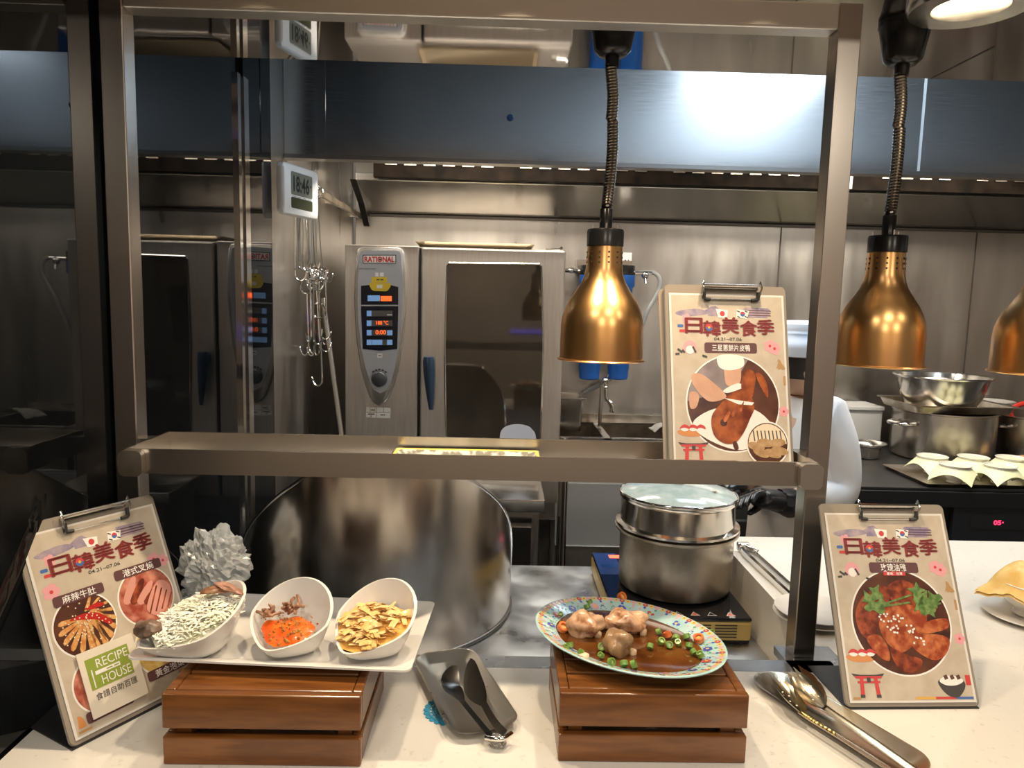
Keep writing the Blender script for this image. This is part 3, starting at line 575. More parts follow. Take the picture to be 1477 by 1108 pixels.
# ------------------------------------------------------------------ wooden crates
def crate(x0, x1, y0, d, label):
    t = thing('wooden_riser', label, 'crate', ((x0+x1)/2, y0+d/2, ZC), 0, 'slatted wooden risers')
    y1 = y0+d; z0 = ZC+0.0005; zt = 1.045
    for za, zb in ((z0, ZC+0.042), (ZC+0.054, zt-0.0005)):
        B().box(x0, x1, y0, y0+0.014, za, zb, 0, 0.0022).build('front_slat', WOOD, t)
        B().box(x0, x1, y1-0.014, y1, za, zb, 0, 0.0022).build('rear_slat', WOOD, t)
        for xa, xb in ((x0, x0+0.014), (x1-0.014, x1)):
            B().box(xa, xb, y0+0.0145, y1-0.0145, za, zb, 0, 0.0022).build('side_slat', WOOD, t)
    n = 4; gap = 0.007; wd = (d-0.0145-0.0145-gap*(n+1)+gap*0)/n; y = y0+0.0145
    B().box(x0+0.0145, x1-0.0145, y0+0.0145, y0+0.0145+wd+0.006, zt-0.013, zt-0.0008, 0, 0.002).build('top_slat', WOOD, t)
    y += wd+0.006+gap
    for k in range(n-1):
        B().box(x0+0.0145, x1-0.0145, y, y+wd, zt-0.013, zt-0.0008, 0, 0.002).build('top_slat', WOOD, t); y += wd+gap
    for xa in (x0+0.0145, x1-0.0345):
        for ya in (y0+0.0145, y1-0.0345): B().box(xa, xa+0.02, ya, ya+0.02, z0, zt-0.0135).build('corner_post', WOOD, t)
    return t
crate(-0.456, -0.181, 0.966, 0.21, 'left brown slatted wooden riser under the white platter of bowls')
crate(0.098, 0.369, 0.984, 0.20, 'right brown slatted wooden riser under the patterned oval plate')

# ------------------------------------------------------------------ white platter and three bowls
ZT = 1.0458
pa, pb, pc = aZ(180, 951, 1.062), aZ(592, 970, 1.062), aZ(621, 871, 1.062)
ex = (pb-pa); LX = ex.length; ex.normalize(); ey = V((-ex.y, ex.x, 0)); LY = (pc-pb).dot(ey)+0.005
MXP = Matrix(((ex.x, ey.x, 0, pa.x), (ex.y, ey.y, 0, pa.y), (0, 0, 1, ZT), (0, 0, 0, 1)))
def ring(i, z, r): return [V((x, y, z)) for x, y in rrect(i, LX-i, i, LY-i, r)]
rings = [ring(0.030, 0.0005, 0.010), ring(0.0, 0.0155, 0.012), ring(0.0, 0.0185, 0.012), ring(0.004, 0.0185, 0.011), ring(0.034, 0.0065, 0.010)]
o = B().loft(rings, mx=MXP).build('serving_platter', PORC); tag(center(o), 'long white rectangular platter on the left riser holding three bowls', 'platter')
ZPL = ZT+0.0078
SAUCE = mat('bowl_stain', (0.55, 0.25, 0.08), 0.4)
def bowl(tip, heel, width, htip, hheel, label, pnt=1.25):
    """leaning egg-shaped bowl: rim tip near and low, heel far and high"""
    T = V((tip[0], tip[1], 0)); H = V((heel[0], heel[1], 0)); ax = H-T; Ln = ax.length; ax.normalize(); sd = V((-ax.y, ax.x, 0))
    mid = (T+H)/2
    t = thing('egg_shaped_bowl', label, 'bowl', (mid.x, mid.y, ZPL), 0, 'white egg shaped bowls on the platter')
    N = 44
    def rim(k, ins=0.0):
        a = 2*pi*k/N; c = cos(a); s_ = sin(a); q = (Ln/2-ins)*c
        wd = (width/2-ins)*s_*(1.0-0.42*max(0, -c)**pnt*1.0+0.06*c)
        f = (c+1)/2
        return q, wd, htip+(hheel-htip)*f-0.010*s_*s_
    def R(k, g, ins=0.0, off=0.12):
        q, wd, z = rim(k, ins); cx = Ln*0.04
        e = g**0.42
        qq = cx+(q-cx)*(0.36+0.64*e); ww = wd*(0.40+0.60*e)
        p = mid+ax*qq+sd*ww; return V((p.x, p.y, ZPL+0.0004+(ins*0.9 if ins else 0)+(z-(ins*0.9 if ins else 0))*g))
    outer = [[R(k, g) for k in range(N)] for g in (0.0, 0.04, 0.12, 0.25, 0.42, 0.62, 0.82, 1.0)]
    inner = [[R(k, g, 0.0045) for k in range(N)] for g in (1.0, 0.80, 0.6, 0.4, 0.22, 0.1, 0.03, 0.0)]
    for r_ in inner[:1]: 
        for i, v in enumerate(r_): r_[i] = V((v.x, v.y, outer[-1][i].z+0.0002))
    B().loft(outer+inner).build('bowl_body', PORC, t)
    def inside(u, v, lift=0.0):
        """point of the food surface: u along the axis -1..1, v across -1..1"""
        q = Ln/2*u*0.93; c = u; f = (c+1)/2
        return mid+ax*q, sd, f
    return t, mid, ax, sd, Ln
def zrim(u, htip, hheel): return htip+(hheel-htip)*(u+1)/2
t1 = aZ(196, 930, 1.082), aZ(352, 838, 1.145); t2 = aZ(383, 938, 1.080), aZ(447, 832, 1.150); t3 = aZ(496, 942, 1.078), aZ(575, 834, 1.150)
b1 = bowl(t1[0], t1[1], 0.150, 0.026, 0.088, 'leftmost white egg-shaped bowl, holding shredded cabbage with dark meat')
b2 = bowl(t2[0], t2[1], 0.136, 0.025, 0.095, 'middle white egg-shaped bowl, nearly empty with red sauce')
b3 = bowl(t3[0], t3[1], 0.136, 0.023, 0.095, 'right-hand white egg-shaped bowl, holding pale noodles in orange sauce')
def foodpt(bw, u, v, dz, wid, ht, hh, dome=0.012, tilt=1.0):
    tt, mid, ax, sd, Ln = bw
    shape = sqrt(max(0, 1-u*u))*(1-0.42*max(0, -u)**1.25)
    p = mid+ax*(Ln/2*u)+sd*(wid/2*v*shape)
    z = ZPL+ht+(hh-ht)*tilt*(u+1)/2+dome*(1-v*v)*(1-u*u)+dz
    return V((p.x, p.y, z))
def strip(b, p, d, up, L, wd, th, curl, mi=0):
    d = d.normalized(); n = d.cross(up).normalized(); rings = []
    for k in range(4):
        u = k/3-0.5; c = p+d*(L*u)+up*(curl*(0.25-u*u)*L)
        a = n*wd/2*(1-abs(u)*0.5); rings.append([c-a, c+up*th, c+a, c-up*th*0.4])
    b.loft(rings, mi)
rd = random.Random(11)
# cabbage
CAB = mat('cabbage', (0.88, 0.86, 0.78), 0.4, col2=(0.80, 0.79, 0.60), vscale=25)
b = B(); b.grid(lambda i, j: foodpt(b1, (i*2-1)*0.80+.08, (j*2-1)*0.86, -0.009, 0.146, 0.024, 0.072, 0.016), 18, 12)
for k in range(900):
    u = rd.uniform(-0.66, 0.84); v = rd.uniform(-0.84, 0.84)
    p = foodpt(b1, u, v, rd.uniform(-0.008, 0.001), 0.146, 0.024, 0.072, 0.016)
    a = rd.uniform(0, 6.28); d = V((cos(a), sin(a), rd.uniform(-.35, .35))); strip(b, p, d, V((rd.uniform(-.4, .4), rd.uniform(-.4, .4), 1)).normalized(), rd.uniform(0.010, 0.025), rd.uniform(0.0026, 0.0052), 0.0009, rd.uniform(-.3, .7))
o = b.build('shredded_cabbage', CAB); tag(o, 'heap of pale shredded cabbage filling the leftmost bowl', 'cabbage', kind='stuff')
MEAT = mat('roast_meat', (0.16, 0.07, 0.03), 0.38, col2=(0.46, 0.25, 0.15), vscale=55, bump=0.3, bscale=70); MEATD = mat('charred_meat', (0.05, 0.028, 0.018), 0.35, col2=(0.30, 0.19, 0.13), vscale=30, bump=0.4, bscale=60)
def chunk(name, mats, c, d, L, wd, th, label, cat, seed, group=None, bend=0.2):
    b = B(); d = d.normalized(); n = V((0, 0, 1)).cross(d).normalized(); up = d.cross(n); rings = []; N = 12
    for k in range(11):
        u = k/10; f = max(0.08, sin(pi*min(1, max(0, u*0.94+0.03)))**0.5); q = c+d*(L*(u-.5))+up*(bend*L*(0.25-(u-.5)**2))
        rings.append([q+n*(wd/2*f*cos(2*pi*i/N)*(1+.55*noise.noise(V((u*5, i*.9, seed)))))+up*(th/2*f*sin(2*pi*i/N)*(1+.6*noise.noise(V((u*6, i*1.3, seed+5))))) for i in range(N)])
    b.loft(rings); o = b.build(name, mats); return tag(center(o), label, cat, group)
p = foodpt(b1, 0.52, 0.12, 0.006, 0.15, 0.024, 0.078, 0.014)
chunk('meat_slice', MEAT, p, b1[3]*-0.25+b1[2], 0.052, 0.024, 0.011, 'sliced browned meat lying on the upper part of the cabbage', 'meat', 1)
p2 = foodpt(b1, 0.66, -0.18, 0.011, 0.15, 0.024, 0.078, 0.014)
chunk('meat_slice', mat('pink_meat', (0.50, 0.28, 0.20), 0.4, col2=(0.28, 0.13, 0.08), vscale=50, bump=0.3), p2, V((1, -.55, -.1)), 0.060, 0.016, 0.009, 'pinkish meat strip with a dark edge at the back of the cabbage bowl', 'meat', 2)
p = foodpt(b1, -0.78, 0.2, 0.010, 0.15, 0.024, 0.078, 0.014)
chunk('meat_end', MEATD, p, V((1, -.2, .1)), 0.042, 0.030, 0.026, 'dark charred meat end hanging over the left tip of the cabbage bowl', 'meat', 3)
# middle bowl: red sauce, shreds, stains
SAUCER = mat('red_sauce', (0.62, 0.075, 0.010), 0.18, col2=(0.78, 0.17, 0.02), vscale=60, bump=0.25, bscale=80, coat=0.3)
b = B(); C2 = (0.12, -0.30)
def sp(i, j):
    a = 2*pi*i; r = j*(1+.22*noise.noise(V((cos(a)*1.6, sin(a)*1.6, 4)))); u = -0.20+0.50*r*cos(a); v = -0.05+0.78*r*sin(a)
    return foodpt(b2, u, v, 0.0075*(1-j*j)+0.0015*noise.noise(V((u*9, v*9, 0))), 0.126, 0.020, 0.064, -0.006)
b.grid(sp, 36, 8); o = b.build('red_sauce', SAUCER); tag(o, 'patch of bright red chili sauce in the middle bowl', 'sauce', kind='stuff')
b = B()
for k in range(60):
    a = rd.uniform(0, 6.28); r = sqrt(rd.random()); u = -0.20+0.46*r*cos(a); v = -0.05+0.70*r*sin(a)
    b.blob(foodpt(b2, u, v, 0.0075*(1-r*r)+0.001, 0.126, 0.020, 0.064, -0.006), (rd.uniform(.001, .0028),)*3, 6, 0.3, 3, k)
for k in range(46):
    a = rd.uniform(0, 6.28); u = -.05+rd.uniform(.3, .62)*cos(a); v = 0.0+rd.uniform(.45, .86)*sin(a)
    b.blob(foodpt(b2, u, v, 0.003, 0.122, 0.014, 0.068, -0.010), (rd.uniform(.0006, .0018),)*3, 6, 0.3, 3, k)
o = b.build('chili_bits', mat('chili_flake', (0.36, 0.09, 0.02), 0.4, col2=(0.5, 0.28, 0.06), vscale=200)); tag(o, 'spatter of chili flakes in and around the red sauce', 'chili flakes', kind='stuff')
def shreds(name, c, n, spread, label, seed):
    q = random.Random(seed); b = B()
    for k in range(n):
        p0 = c+V((q.uniform(-1, 1)*spread, q.uniform(-1, 1)*spread, q.uniform(0, .5)*spread)); d = V((q.uniform(-1, 1), q.uniform(-1, 1), q.uniform(-.2, .8))).normalized()
        b.tube(spline([p0, p0+d*0.006+V((0, 0, .002)), p0+d*0.012+V((q.uniform(-.005, .005), q.uniform(-.005, .005), q.uniform(-.002, .004)))], 3), [0.0026]*6+[0.0014], 6)
    o = b.build(name, MEAT); return tag(center(o), label, 'meat')
shreds('meat_shred', foodpt(b2, 0.06, 0.66, 0.012, 0.12, 0.014, 0.062, -0.007), 14, 0.008, 'clump of dried brown shreds left of the red sauce', 5)
shreds('meat_shred', foodpt(b2, 0.36, 0.18, 0.012, 0.12, 0.014, 0.062, -0.007), 20, 0.011, 'clump of dried brown shreds above the red sauce', 6)
# right bowl: noodles
NOOD = mat('pale_noodle', (0.78, 0.46, 0.15), 0.22, col2=(0.84, 0.60, 0.28), vscale=40, coat=0.3)
b = B(); b.grid(lambda i, j: foodpt(b3, -0.09+(i*2-1)*0.76, (j*2-1)*0.90, -0.001, 0.130, 0.020, 0.064, 0.004), 18, 12)
b.build('x', mat('orange_sauce', (0.78, 0.42, 0.10), 0.15, coat=0.4)).name = 'orange_sauce'
tag(bpy.data.objects['orange_sauce'], 'thin orange sauce pooled under the pale noodles', 'sauce', kind='stuff')
b = B()
for k in range(120):
    u = rd.uniform(-0.66, 0.48); v = rd.uniform(-0.74, 0.74); p = foodpt(b3, u, v, rd.uniform(-0.001, 0.006), 0.124, 0.020, 0.062, 0.006)
    a = rd.uniform(0, 6.28); d = V((cos(a), sin(a), rd.uniform(-.3, .3))); strip(b, p, d, V((rd.uniform(-.6, .6), rd.uniform(-.6, .6), 1)).normalized(), rd.uniform(0.020, 0.038), rd.uniform(0.008, 0.014), 0.0016, rd.uniform(-.1, .6))
o = b.build('noodles', NOOD); tag(o, 'tangle of flat pale noodles in orange sauce in the right-hand bowl', 'noodles', kind='stuff')

# ------------------------------------------------------------------ patterned oval plate with soy chicken
ZO = 1.0458; PC = V((0.217, 1.125, ZO)); PA, PBx, PROT = 0.160, 0.123, radians(-41)
PLM = Matrix.Translation(PC) @ Matrix.Rotation(PROT, 4, 'Z')
pl = thing('oval_plate', 'oval turquoise plate with a flowered border on the right riser', 'plate', tuple(PC))
def oring(a, b_, z, n=72): return [PLM @ V((a*cos(2*pi*k/n), b_*sin(2*pi*k/n), z)) for k in range(n)]
WL = 0.66
B().loft([oring(PA*.60, PBx*.58, 0.0004), oring(PA*.62, PBx*.60, 0.003), oring(PA*.80, PBx*.77, 0.010), oring(PA, PBx, 0.0225), oring(PA+.0008, PBx+.0008, 0.0245), oring(PA-.002, PBx-.002, 0.0255)], cap1=False).loft([oring(PA-.002, PBx-.002, 0.0255), oring(PA*.93, PBx*.92, 0.0225)], cap0=False, cap1=False).loft([oring(PA*.93, PBx*.92, 0.0225), oring(PA*.76, PBx*.73, 0.0125), oring(PA*.60, PBx*.57, 0.0085)], cap0=False).build('plate_body', mat('turquoise_glaze', (0.32, 0.52, 0.52), 0.15, col2=(0.46, 0.64, 0.62), vscale=30, coat=0.4), pl)
PAT = [mat('glaze_red', (0.45, 0.08, 0.08), 0.2), mat('glaze_blue', (0.07, 0.10, 0.40), 0.2), mat('glaze_yellow', (0.72, 0.50, 0.12), 0.2), mat('glaze_pink', (0.70, 0.36, 0.40), 0.2), mat('glaze_green', (0.12, 0.34, 0.20), 0.2), mat('glaze_white', (0.8, 0.78, 0.7), 0.2)]
def wellpt(r, a, d=0.0):
    """point on the plate's upper face; r 0..1 of the rim"""
    ks = [(0, .0085), (.585, .0085), (.745, .0125), (.925, .0225), (.988, .0255)]
    for (r0, z0), (r1, z1) in zip(ks, ks[1:]):
        if r <= r1: z = z0+(z1-z0)*(r-r0)/(r1-r0); break
    else: z = .0255
    return PLM @ V((PA*r*cos(a), PBx*r*sin(a), z+d+0.0004))
def dot(b, r, a, s_, mi, d=0.0, n=8, sx=1.0):
    r = min(r, .955); b.add([wellpt(r+s_/PA*sin(2*pi*k/n), a+s_*sx/PA*cos(2*pi*k/n), d) for k in range(n)], [tuple(range(n))], mi)
b = B()
for k in range(88):
    a = 2*pi*k/88; dot(b, .953, a, .0052, (2, 0, 2, 3)[k % 4], 0.0, 7); dot(b, .953, a, .0016, (0, 2, 1, 2)[k % 4], 0.0003, 6)
for k in range(44):
    a = 2*pi*(k+.5)/44; dot(b, .905, a, .0030, (1, 3, 1, 4)[k % 4], 0.0, 6)
b.build('border_band', PAT, pl)
b = B()
for k in range(16):
    a = 2*pi*(k+.3)/16; c0 = (0, 1, 3, 1)[k % 4]
    for j in range(6): q = 2*pi*j/6; dot(b, .825+.026*sin(q), a+.036*cos(q), .0042, c0, 0.0002*(j % 2), 7)
    dot(b, .825, a, .0028, 2, 0.0006, 7)
    for sg in (-1, 1):
        for j in range(7): q = j/6; dot(b, .79+.055*sin(q*pi), a+sg*(.075+.085*q), .0016, (1, 4)[k % 2], 0.0, 5)
        dot(b, .76, a+sg*.10, .0022, 4, 0.0003, 6); dot(b, .87, a+sg*.15, .0022, 3, 0.0003, 6)
b.build('flower_band', PAT, pl)
SOY = mat('soy_sauce', (0.070, 0.020, 0.004), 0.06, col2=(0.16, 0.056, 0.012), vscale=16, coat=0.6)
b = B(); zsoy = 0.0138
b.loft([[PLM @ V((PA*(.775+.02*noise.noise(V((cos(2*pi*k/72)*3, sin(2*pi*k/72)*3, 1))))*cos(2*pi*k/72)*f, PBx*(.755)*sin(2*pi*k/72)*f, z)) for k in range(72)] for f, z in ((0.70, 0.0092), (1.0, zsoy), (.97, zsoy+.0006), (.5, zsoy+.0006))], cap0=False)
o = b.build('soy_sauce', SOY); tag(o, 'shallow pool of brown soy sauce on the oval plate', 'sauce', kind='stuff')
CHK = mat('soy_chicken', (0.60, 0.37, 0.22), 0.25, col2=(0.26, 0.10, 0.04), vscale=60, bump=0.35, bscale=70, coat=0.4, lo=0.44, hi=0.66); CHKS = mat('chicken_skin', (0.34, 0.20, 0.10), 0.28, col2=(0.20, 0.11, 0.05), vscale=30, bump=0.3, bscale=50, coat=0.4); BONE = mat('bone_end', (0.62, 0.42, 0.26), 0.4)
def chick(px_, py_, r, seed, label, m, yaw=0, cut=None):
    c = aZ(px_, py_, ZO+0.018+r[2]*0.55); mx = Matrix.Translation(c) @ Matrix.Rotation(yaw, 4, 'Z')
    t = thing('chicken_piece', label, 'chicken', (c.x, c.y, ZO+zsoy), 0, 'soy chicken pieces on the plate')
    B().blob((0, 0, 0), r, 40, 0.20, 3.0, seed, mx=mx).build('flesh', m, t)
    if cut: B().blob(V(cut), (0.006, 0.006, 0.008), 10, 0.2, 3, seed, mx=mx).build('bone', BONE, t)
    return t
chick(845, 902, (0.028, 0.024, 0.021), 2, 'rounded pale chicken piece at the left of the plate', CHK, .3, (0.016, -.014, -.012))
chick(901, 897, (0.036, 0.022, 0.020), 5, 'largest chicken piece, flat-topped and pinkish, behind the others on the plate', CHK, -.15, (0.030, -.012, -.010))
chick(892, 927, (0.022, 0.021, 0.022), 8, 'wrinkled grey-brown chicken piece in front of the largest one', CHKS, .6, (0.016, -.016, -.014))
GRN = mat('chili_green', (0.09, 0.20, 0.03), 0.3, col2=(0.24, 0.36, 0.08), vscale=60); GRNI = mat('chili_inside', (0.55, 0.60, 0.28), 0.35); REDC = mat('chili_red', (0.55, 0.08, 0.02), 0.3, col2=(0.70, 0.22, 0.05), vscale=50); GARL = mat('garlic', (0.72, 0.58, 0.38), 0.35)
gl = [(696, 893), (845+0, 868), (712, 905)]
spots_g = [(850, 868, .9), (809, 886, .6), (868, 933, 1), (822, 930, .9), (838, 941, .8), (893, 905, .9), (867, 945, .7), (882, 955, 1), (900, 957, 1), (914, 958, 1), (933, 946, .0), (954, 925, .9), (975, 921, 1), (990, 918, 1), (938, 932, .8), (965, 930, .9), (978, 927, .8), (994, 931, .9), (1000, 940, .8), (1010, 944, .9), (950, 911, .8), (1026, 912, .7), (818, 936, .7), (770+46, 934, .8), (847, 875, .9)]
for k, (x, y, s_) in enumerate(spots_g):
    if s_ == 0: continue
    c = aZ(x, y, ZO+0.021); mx = Matrix.Translation(c) @ Matrix.Rotation(rd.uniform(0, 6.3), 4, 'Z') @ Matrix.Rotation(rd.uniform(.1, 1.2), 4, 'X'); r = 0.0062*s_
    b = B(); b.openlathe([(r*.62, -.0035), (r, -.0035), (r*1.02, 0), (r, .0035), (r*.62, .0035), (r*.62, -.0035)], 14, mi=0, mx=mx); b.lathe([(r*.6, -.0008), (r*.6, .0008)], 10, mi=1, mx=mx)
    tag(center(b.build('green_chili_ring', [GRN, GRNI])), 'slice of green chili lying in the soy sauce on the oval plate', 'chili', 'green chili slices on the oval plate')
for x, y, s_, lb in ((812, 905, 1.2, 'red chili slice at the far left of the soy plate'), (897, 861, 1.1, 'orange-red chili slice at the back rim of the plate'), (1008, 921, 1.1, 'red chili slice at the right side of the plate'), (963, 915, .8, 'small red chili slice behind the green ones on the right')):
    c = aZ(x, y, ZO+0.022); mx = Matrix.Translation(c) @ Matrix.Rotation(rd.uniform(0, 6.3), 4, 'Z') @ Matrix.Rotation(rd.uniform(.2, .9), 4, 'X'); r = 0.0075*s_
    b = B(); b.openlathe([(r*.6, -.004), (r, -.004), (r, .004), (r*.6, .004), (r*.6, -.004)], 16, mx=mx); b.lathe([(r*.58, -.0008), (r*.58, .0008)], 10, mi=1, mx=mx)
    tag(center(b.build('red_chili_ring', [REDC, mat('chili_seed', (0.65, 0.4, 0.12), 0.4)])), lb, 'chili')
c = aZ(842, 947, ZO+0.020); tag(center(B().blob(c, (.009, .006, .005), 12, .2, 3, 4).build('garlic_clove', GARL)), 'pale garlic clove at the front left of the plate', 'garlic')
# ------------------------------------------------------------------ trays and tongs in front
TRAYM = mat('dark_tray', (0.62, 0.59, 0.52), 0.30, 1.0, rvar=0.04, vscale=12); BRASS = mat('gold_steel', (0.58, 0.50, 0.34), 0.22, 1.0, col2=(0.50, 0.48, 0.44), vscale=8, rvar=0.07)
def tray(mx, L, W, r, h, m, name, label):
    def rg(i, z): return [V((x, y, z)) for x, y in rrect(-L/2+i, L/2-i, -W/2+i, W/2-i, max(.004, r-i), 8)]
    o = B().loft([rg(.016, 0.0), rg(.0, h-.002), rg(-.003, h), rg(.001, h), rg(.017, 0.0022)], mx=mx).build(name, m); return tag(center(o), label, 'tray')
def frame(p0, p1, z):
    d = (p1-p0); L = d.length; d.normalize(); c = (p0+p1)/2
    return Matrix(((d.x, -d.y, 0, c.x), (d.y, d.x, 0, c.y), (0, 0, 1, z), (0, 0, 0, 1))), L
# blue doily
q0 = aZ(640, 1024, ZC); b = B()
for k, (ra, rb) in enumerate(((.006, .010), (.013, .017), (.020, .024), (.027, .031), (.034, .0375))): b.openlathe([(ra, .0004), (rb, .0004), (rb, .0012+.0002*k), (ra, .0012+.0002*k), (ra, .0004)], 36, (q0.x+.012, q0.y-.002, ZC))
for k in range(24):
    a = 2*pi*k/24; b.tube([(q0.x+.012+.004*cos(a), q0.y-.002+.004*sin(a), ZC+.0010), (q0.x+.012+.038*cos(a), q0.y-.002+.038*sin(a), ZC+.0010)], .0007, 5)
    b.lathe([(.005, .0004), (.005, .0013), (0, .0013)], 10, (q0.x+.012+.0395*cos(a), q0.y-.002+.0395*sin(a), ZC))
tag(center(b.build('crochet_doily', mat('blue_yarn', (0.03, 0.25, 0.42), 0.7))), 'blue crocheted doily peeking out under the small tong tray', 'doily')
mx, L = frame(aZ(640, 952, ZC), aZ(700, 1066, ZC), ZC+0.0026)
mx = mx @ Matrix.Rotation(0.02, 4, 'Z')
tray(mx, L+.004, .108, .030, .014, TRAYM, 'small_tray', 'small dark rounded metal tray between the two risers')
b = B()
TT = mat('tray_liquid', (0.16, 0.12, 0.07), 0.1, coat=0.5)
def tongarm(b, mx, side, L, spread, bowl_r, mi=0):
    """one half of a pair of tongs lying along +x; the head at -x end"""
    rings = []
    for k in range(15):
        u = k/14; x = -L/2+L*u; y = side*spread*(1-u)**0.9
        if u < .34: wv = bowl_r*sin(pi*min(1, (u/.34)*.86+.14)*.93)**.8+.004; dz = .010*(1-(u/.34))
        else: wv = .0055+.0035*(u-.34); dz = 0
        tw = side*(0.9 if u < .34 else 0.9+.3*u); a = V((0, cos(tw)*wv, sin(tw)*wv)); n = V((0, -sin(tw), cos(tw)))*0.0012
        c = V((x, y, .016+.010*(1-u)+dz)); bow = V((0, side*.006*(1 if u < .34 else .4), 0))
        rings.append([c-a-n, c+bow-n*2, c+a-n, c+a+n, c+bow, c-a+n])
    b.loft(rings, mi, mx=mx)
tg = thing('serving_tongs', 'dark metal salad tongs lying in the small tray', 'tongs', tuple(mx @ V((0, 0, .003))))
BLKST = mat('dark_tong_steel', (0.10, 0.095, 0.09), 0.25, 1.0)
hA = [(658, 960, .985), (650, 985, .973), (662, 1005, .967), (690, 1040, .962), (712, 1066, .958)]; hB = [(679, 950, .992), (682, 985, .975), (695, 1010, .967), (712, 1040, .962), (728, 1058, .958)]
def blade(path, wid, m, par, name='arm', up=V((-.5, 0.2, 1))):
    P = spline(path, 5); rings = []; n = len(P)
    for i, p in enumerate(P):
        t = (P[min(i+1, n-1)]-P[max(i-1, 0)]).normalized(); sd = t.cross(up).normalized(); nn = sd.cross(t).normalized(); u = i/(n-1)
        w_ = wid(u); rings.append([p-sd*w_, p-nn*w_*.45, p+sd*w_, p+nn*.0015-nn*w_*.30])
    return B().loft(rings).build(name, m, par)
wf = lambda u: .0012+.0165*sin(pi*min(1, u*1.7))**.8 if u < .52 else .0052+.0012*(u-.52)
for h, upv in ((hA, V((.45, -.5, .75))), (hB, V((-.45, -.5, .75)))): blade([aZ(*q) for q in h], wf, BLKST, tg, 'arm', upv)
e0, e1 = aZ(700, 1064, .957), aZ(738, 1058, .957)
B().tube(spline([e0, (e0+e1)/2+V((.004, -.012, .002)), e1], 5), .0035, 8).build('bow', CHROME, tg)
CLEAR = mat('clear_plastic', (0.85, 0.83, 0.78), 0.06, trans=0.85, ior=1.4)
p = aZ(712, 1078, ZC); b = B().blob(p+V((.003, 0, .011)), (.012, .010, .010), 14, .25, 4, 2); b.tube(spline([p+V((0, 0, .006)), p+V((.012, -.006, .005)), p+V((.016, .006, .005)), p+V((.004, .008, .005))], 5, True), .003, 6, closed=True)
tag(center(b.build('plastic_wrapper', CLEAR)), 'crumpled bit of clear plastic wrapper on the counter below the dark tongs', 'wrapper')
# right tray with gold tongs
mx, L = frame(aZ(1096, 985, ZC), aZ(1318, 1125, ZC), ZC+0.0006)
tray(mx @ Matrix.Translation((0, .010, 0)), L+.01, .078, .037, .013, BRASS, 'long_tray', 'long narrow golden metal tray at the lower right')
tg = thing('serving_tongs', 'pair of spoon and fork tongs with beaded handles lying on the long tray', 'tongs', tuple(mx @ V((0, 0, .004))))
def tonghalf(name, h0, h1, end, W, upv):
    """a toothed spoon head from h0 (teeth) to h1 and a narrow handle on to end"""
    t = (h1-h0).normalized(); sd = t.cross(upv).normalized(); nn = sd.cross(t).normalized(); L = (h1-h0).length
    def hw(u): return W*(.74+.26*sin(pi*min(1, u/.62)) if u < .45 else max(.22, sqrt(max(0, 1-((u-.42)/.60)**2))))
    def pt(u, s_, th): return h0+t*(L*u)+sd*(hw(u)*s_)+nn*(.010*(s_*s_)*hw(u)/W-.006*sin(pi*min(1, u*.8+.2))+th)
    b = B().grid(lambda a, c: pt(c, a*2-1, .0008), 12, 14); b.grid(lambda a, c: pt(c, 1-a*2, -.0008), 12, 14)
    a = b.build(name, BRASS, tg)
    for k in range(4):
        s0, s1 = -1+k*.5+.03, -1+(k+1)*.5-.03; m = (s0+s1)/2
        bb = B(); q = [pt(0, s0, .0008), pt(0, s1, .0008), h0-t*(.013+.003*(k % 2))+sd*W*.74*m+nn*.006*m*m, pt(0, s0, -.0008), pt(0, s1, -.0008), h0-t*.012+sd*W*.74*m-nn*.001+nn*.006*m*m]
        bb.add(q, [(0, 1, 2), (3, 5, 4), (0, 3, 4, 1), (1, 4, 5, 2), (2, 5, 3, 0)]); bb.build('tooth', BRASS, a)
    hb = B()
    for u, s_ in ((.25, 0), (.38, -.35), (.38, .35), (.55, 0), (.70, -.3), (.70, .3)): hb.blob(pt(u, s_, .0011), (.0017, .0017, .0006), 8, 0)
    hb.build('hole', mat('hole_light', (0.75, 0.70, 0.6), 0.4), a)
    P = spline([h1-t*.006-nn*.004, h1+(end-h1)*.12-nn*.002, h1.lerp(end, .5), end], 6); rg = []
    for i, p in enumerate(P):
        tt = (P[min(i+1, len(P)-1)]-P[max(i-1, 0)]).normalized(); s2 = tt.cross(upv).normalized(); n2 = s2.cross(tt).normalized(); w_ = .0050+.0018*i/len(P)
        rg.append([p-s2*w_+n2*.0022, p-s2*w_*.5-n2*.001, p+s2*w_*.5-n2*.001, p+s2*w_+n2*.0022, p+s2*w_*.5+n2*.0006, p-s2*w_*.5+n2*.0006])
    B().loft(rg).build('handle', BRASS, a)
    return a, P
a1, P1 = tonghalf('fork_half', aZ(1122, 984, .982), aZ(1158, 1030, .964), aZ(1292, 1118, .962), .0185, V((.35, -.35, .85)))
a2, P2 = tonghalf('spoon_half', aZ(1150, 974, .998), aZ(1188, 1020, .976), aZ(1322, 1116, .964), .0200, V((-.35, -.45, .8)))
b = B(); n = len(P1)
for k in range(12): f = (.10+.042*k)*(n-1); i = int(f); q = P1[i].lerp(P1[min(i+1, n-1)], f-i); b.blob(q+V((0, 0, .0025)), (.0040, .0040, .0028), 8, 0)
b.build('beading', mat('gold_bead', (0.72, 0.55, 0.22), 0.2, 1.0), a1)

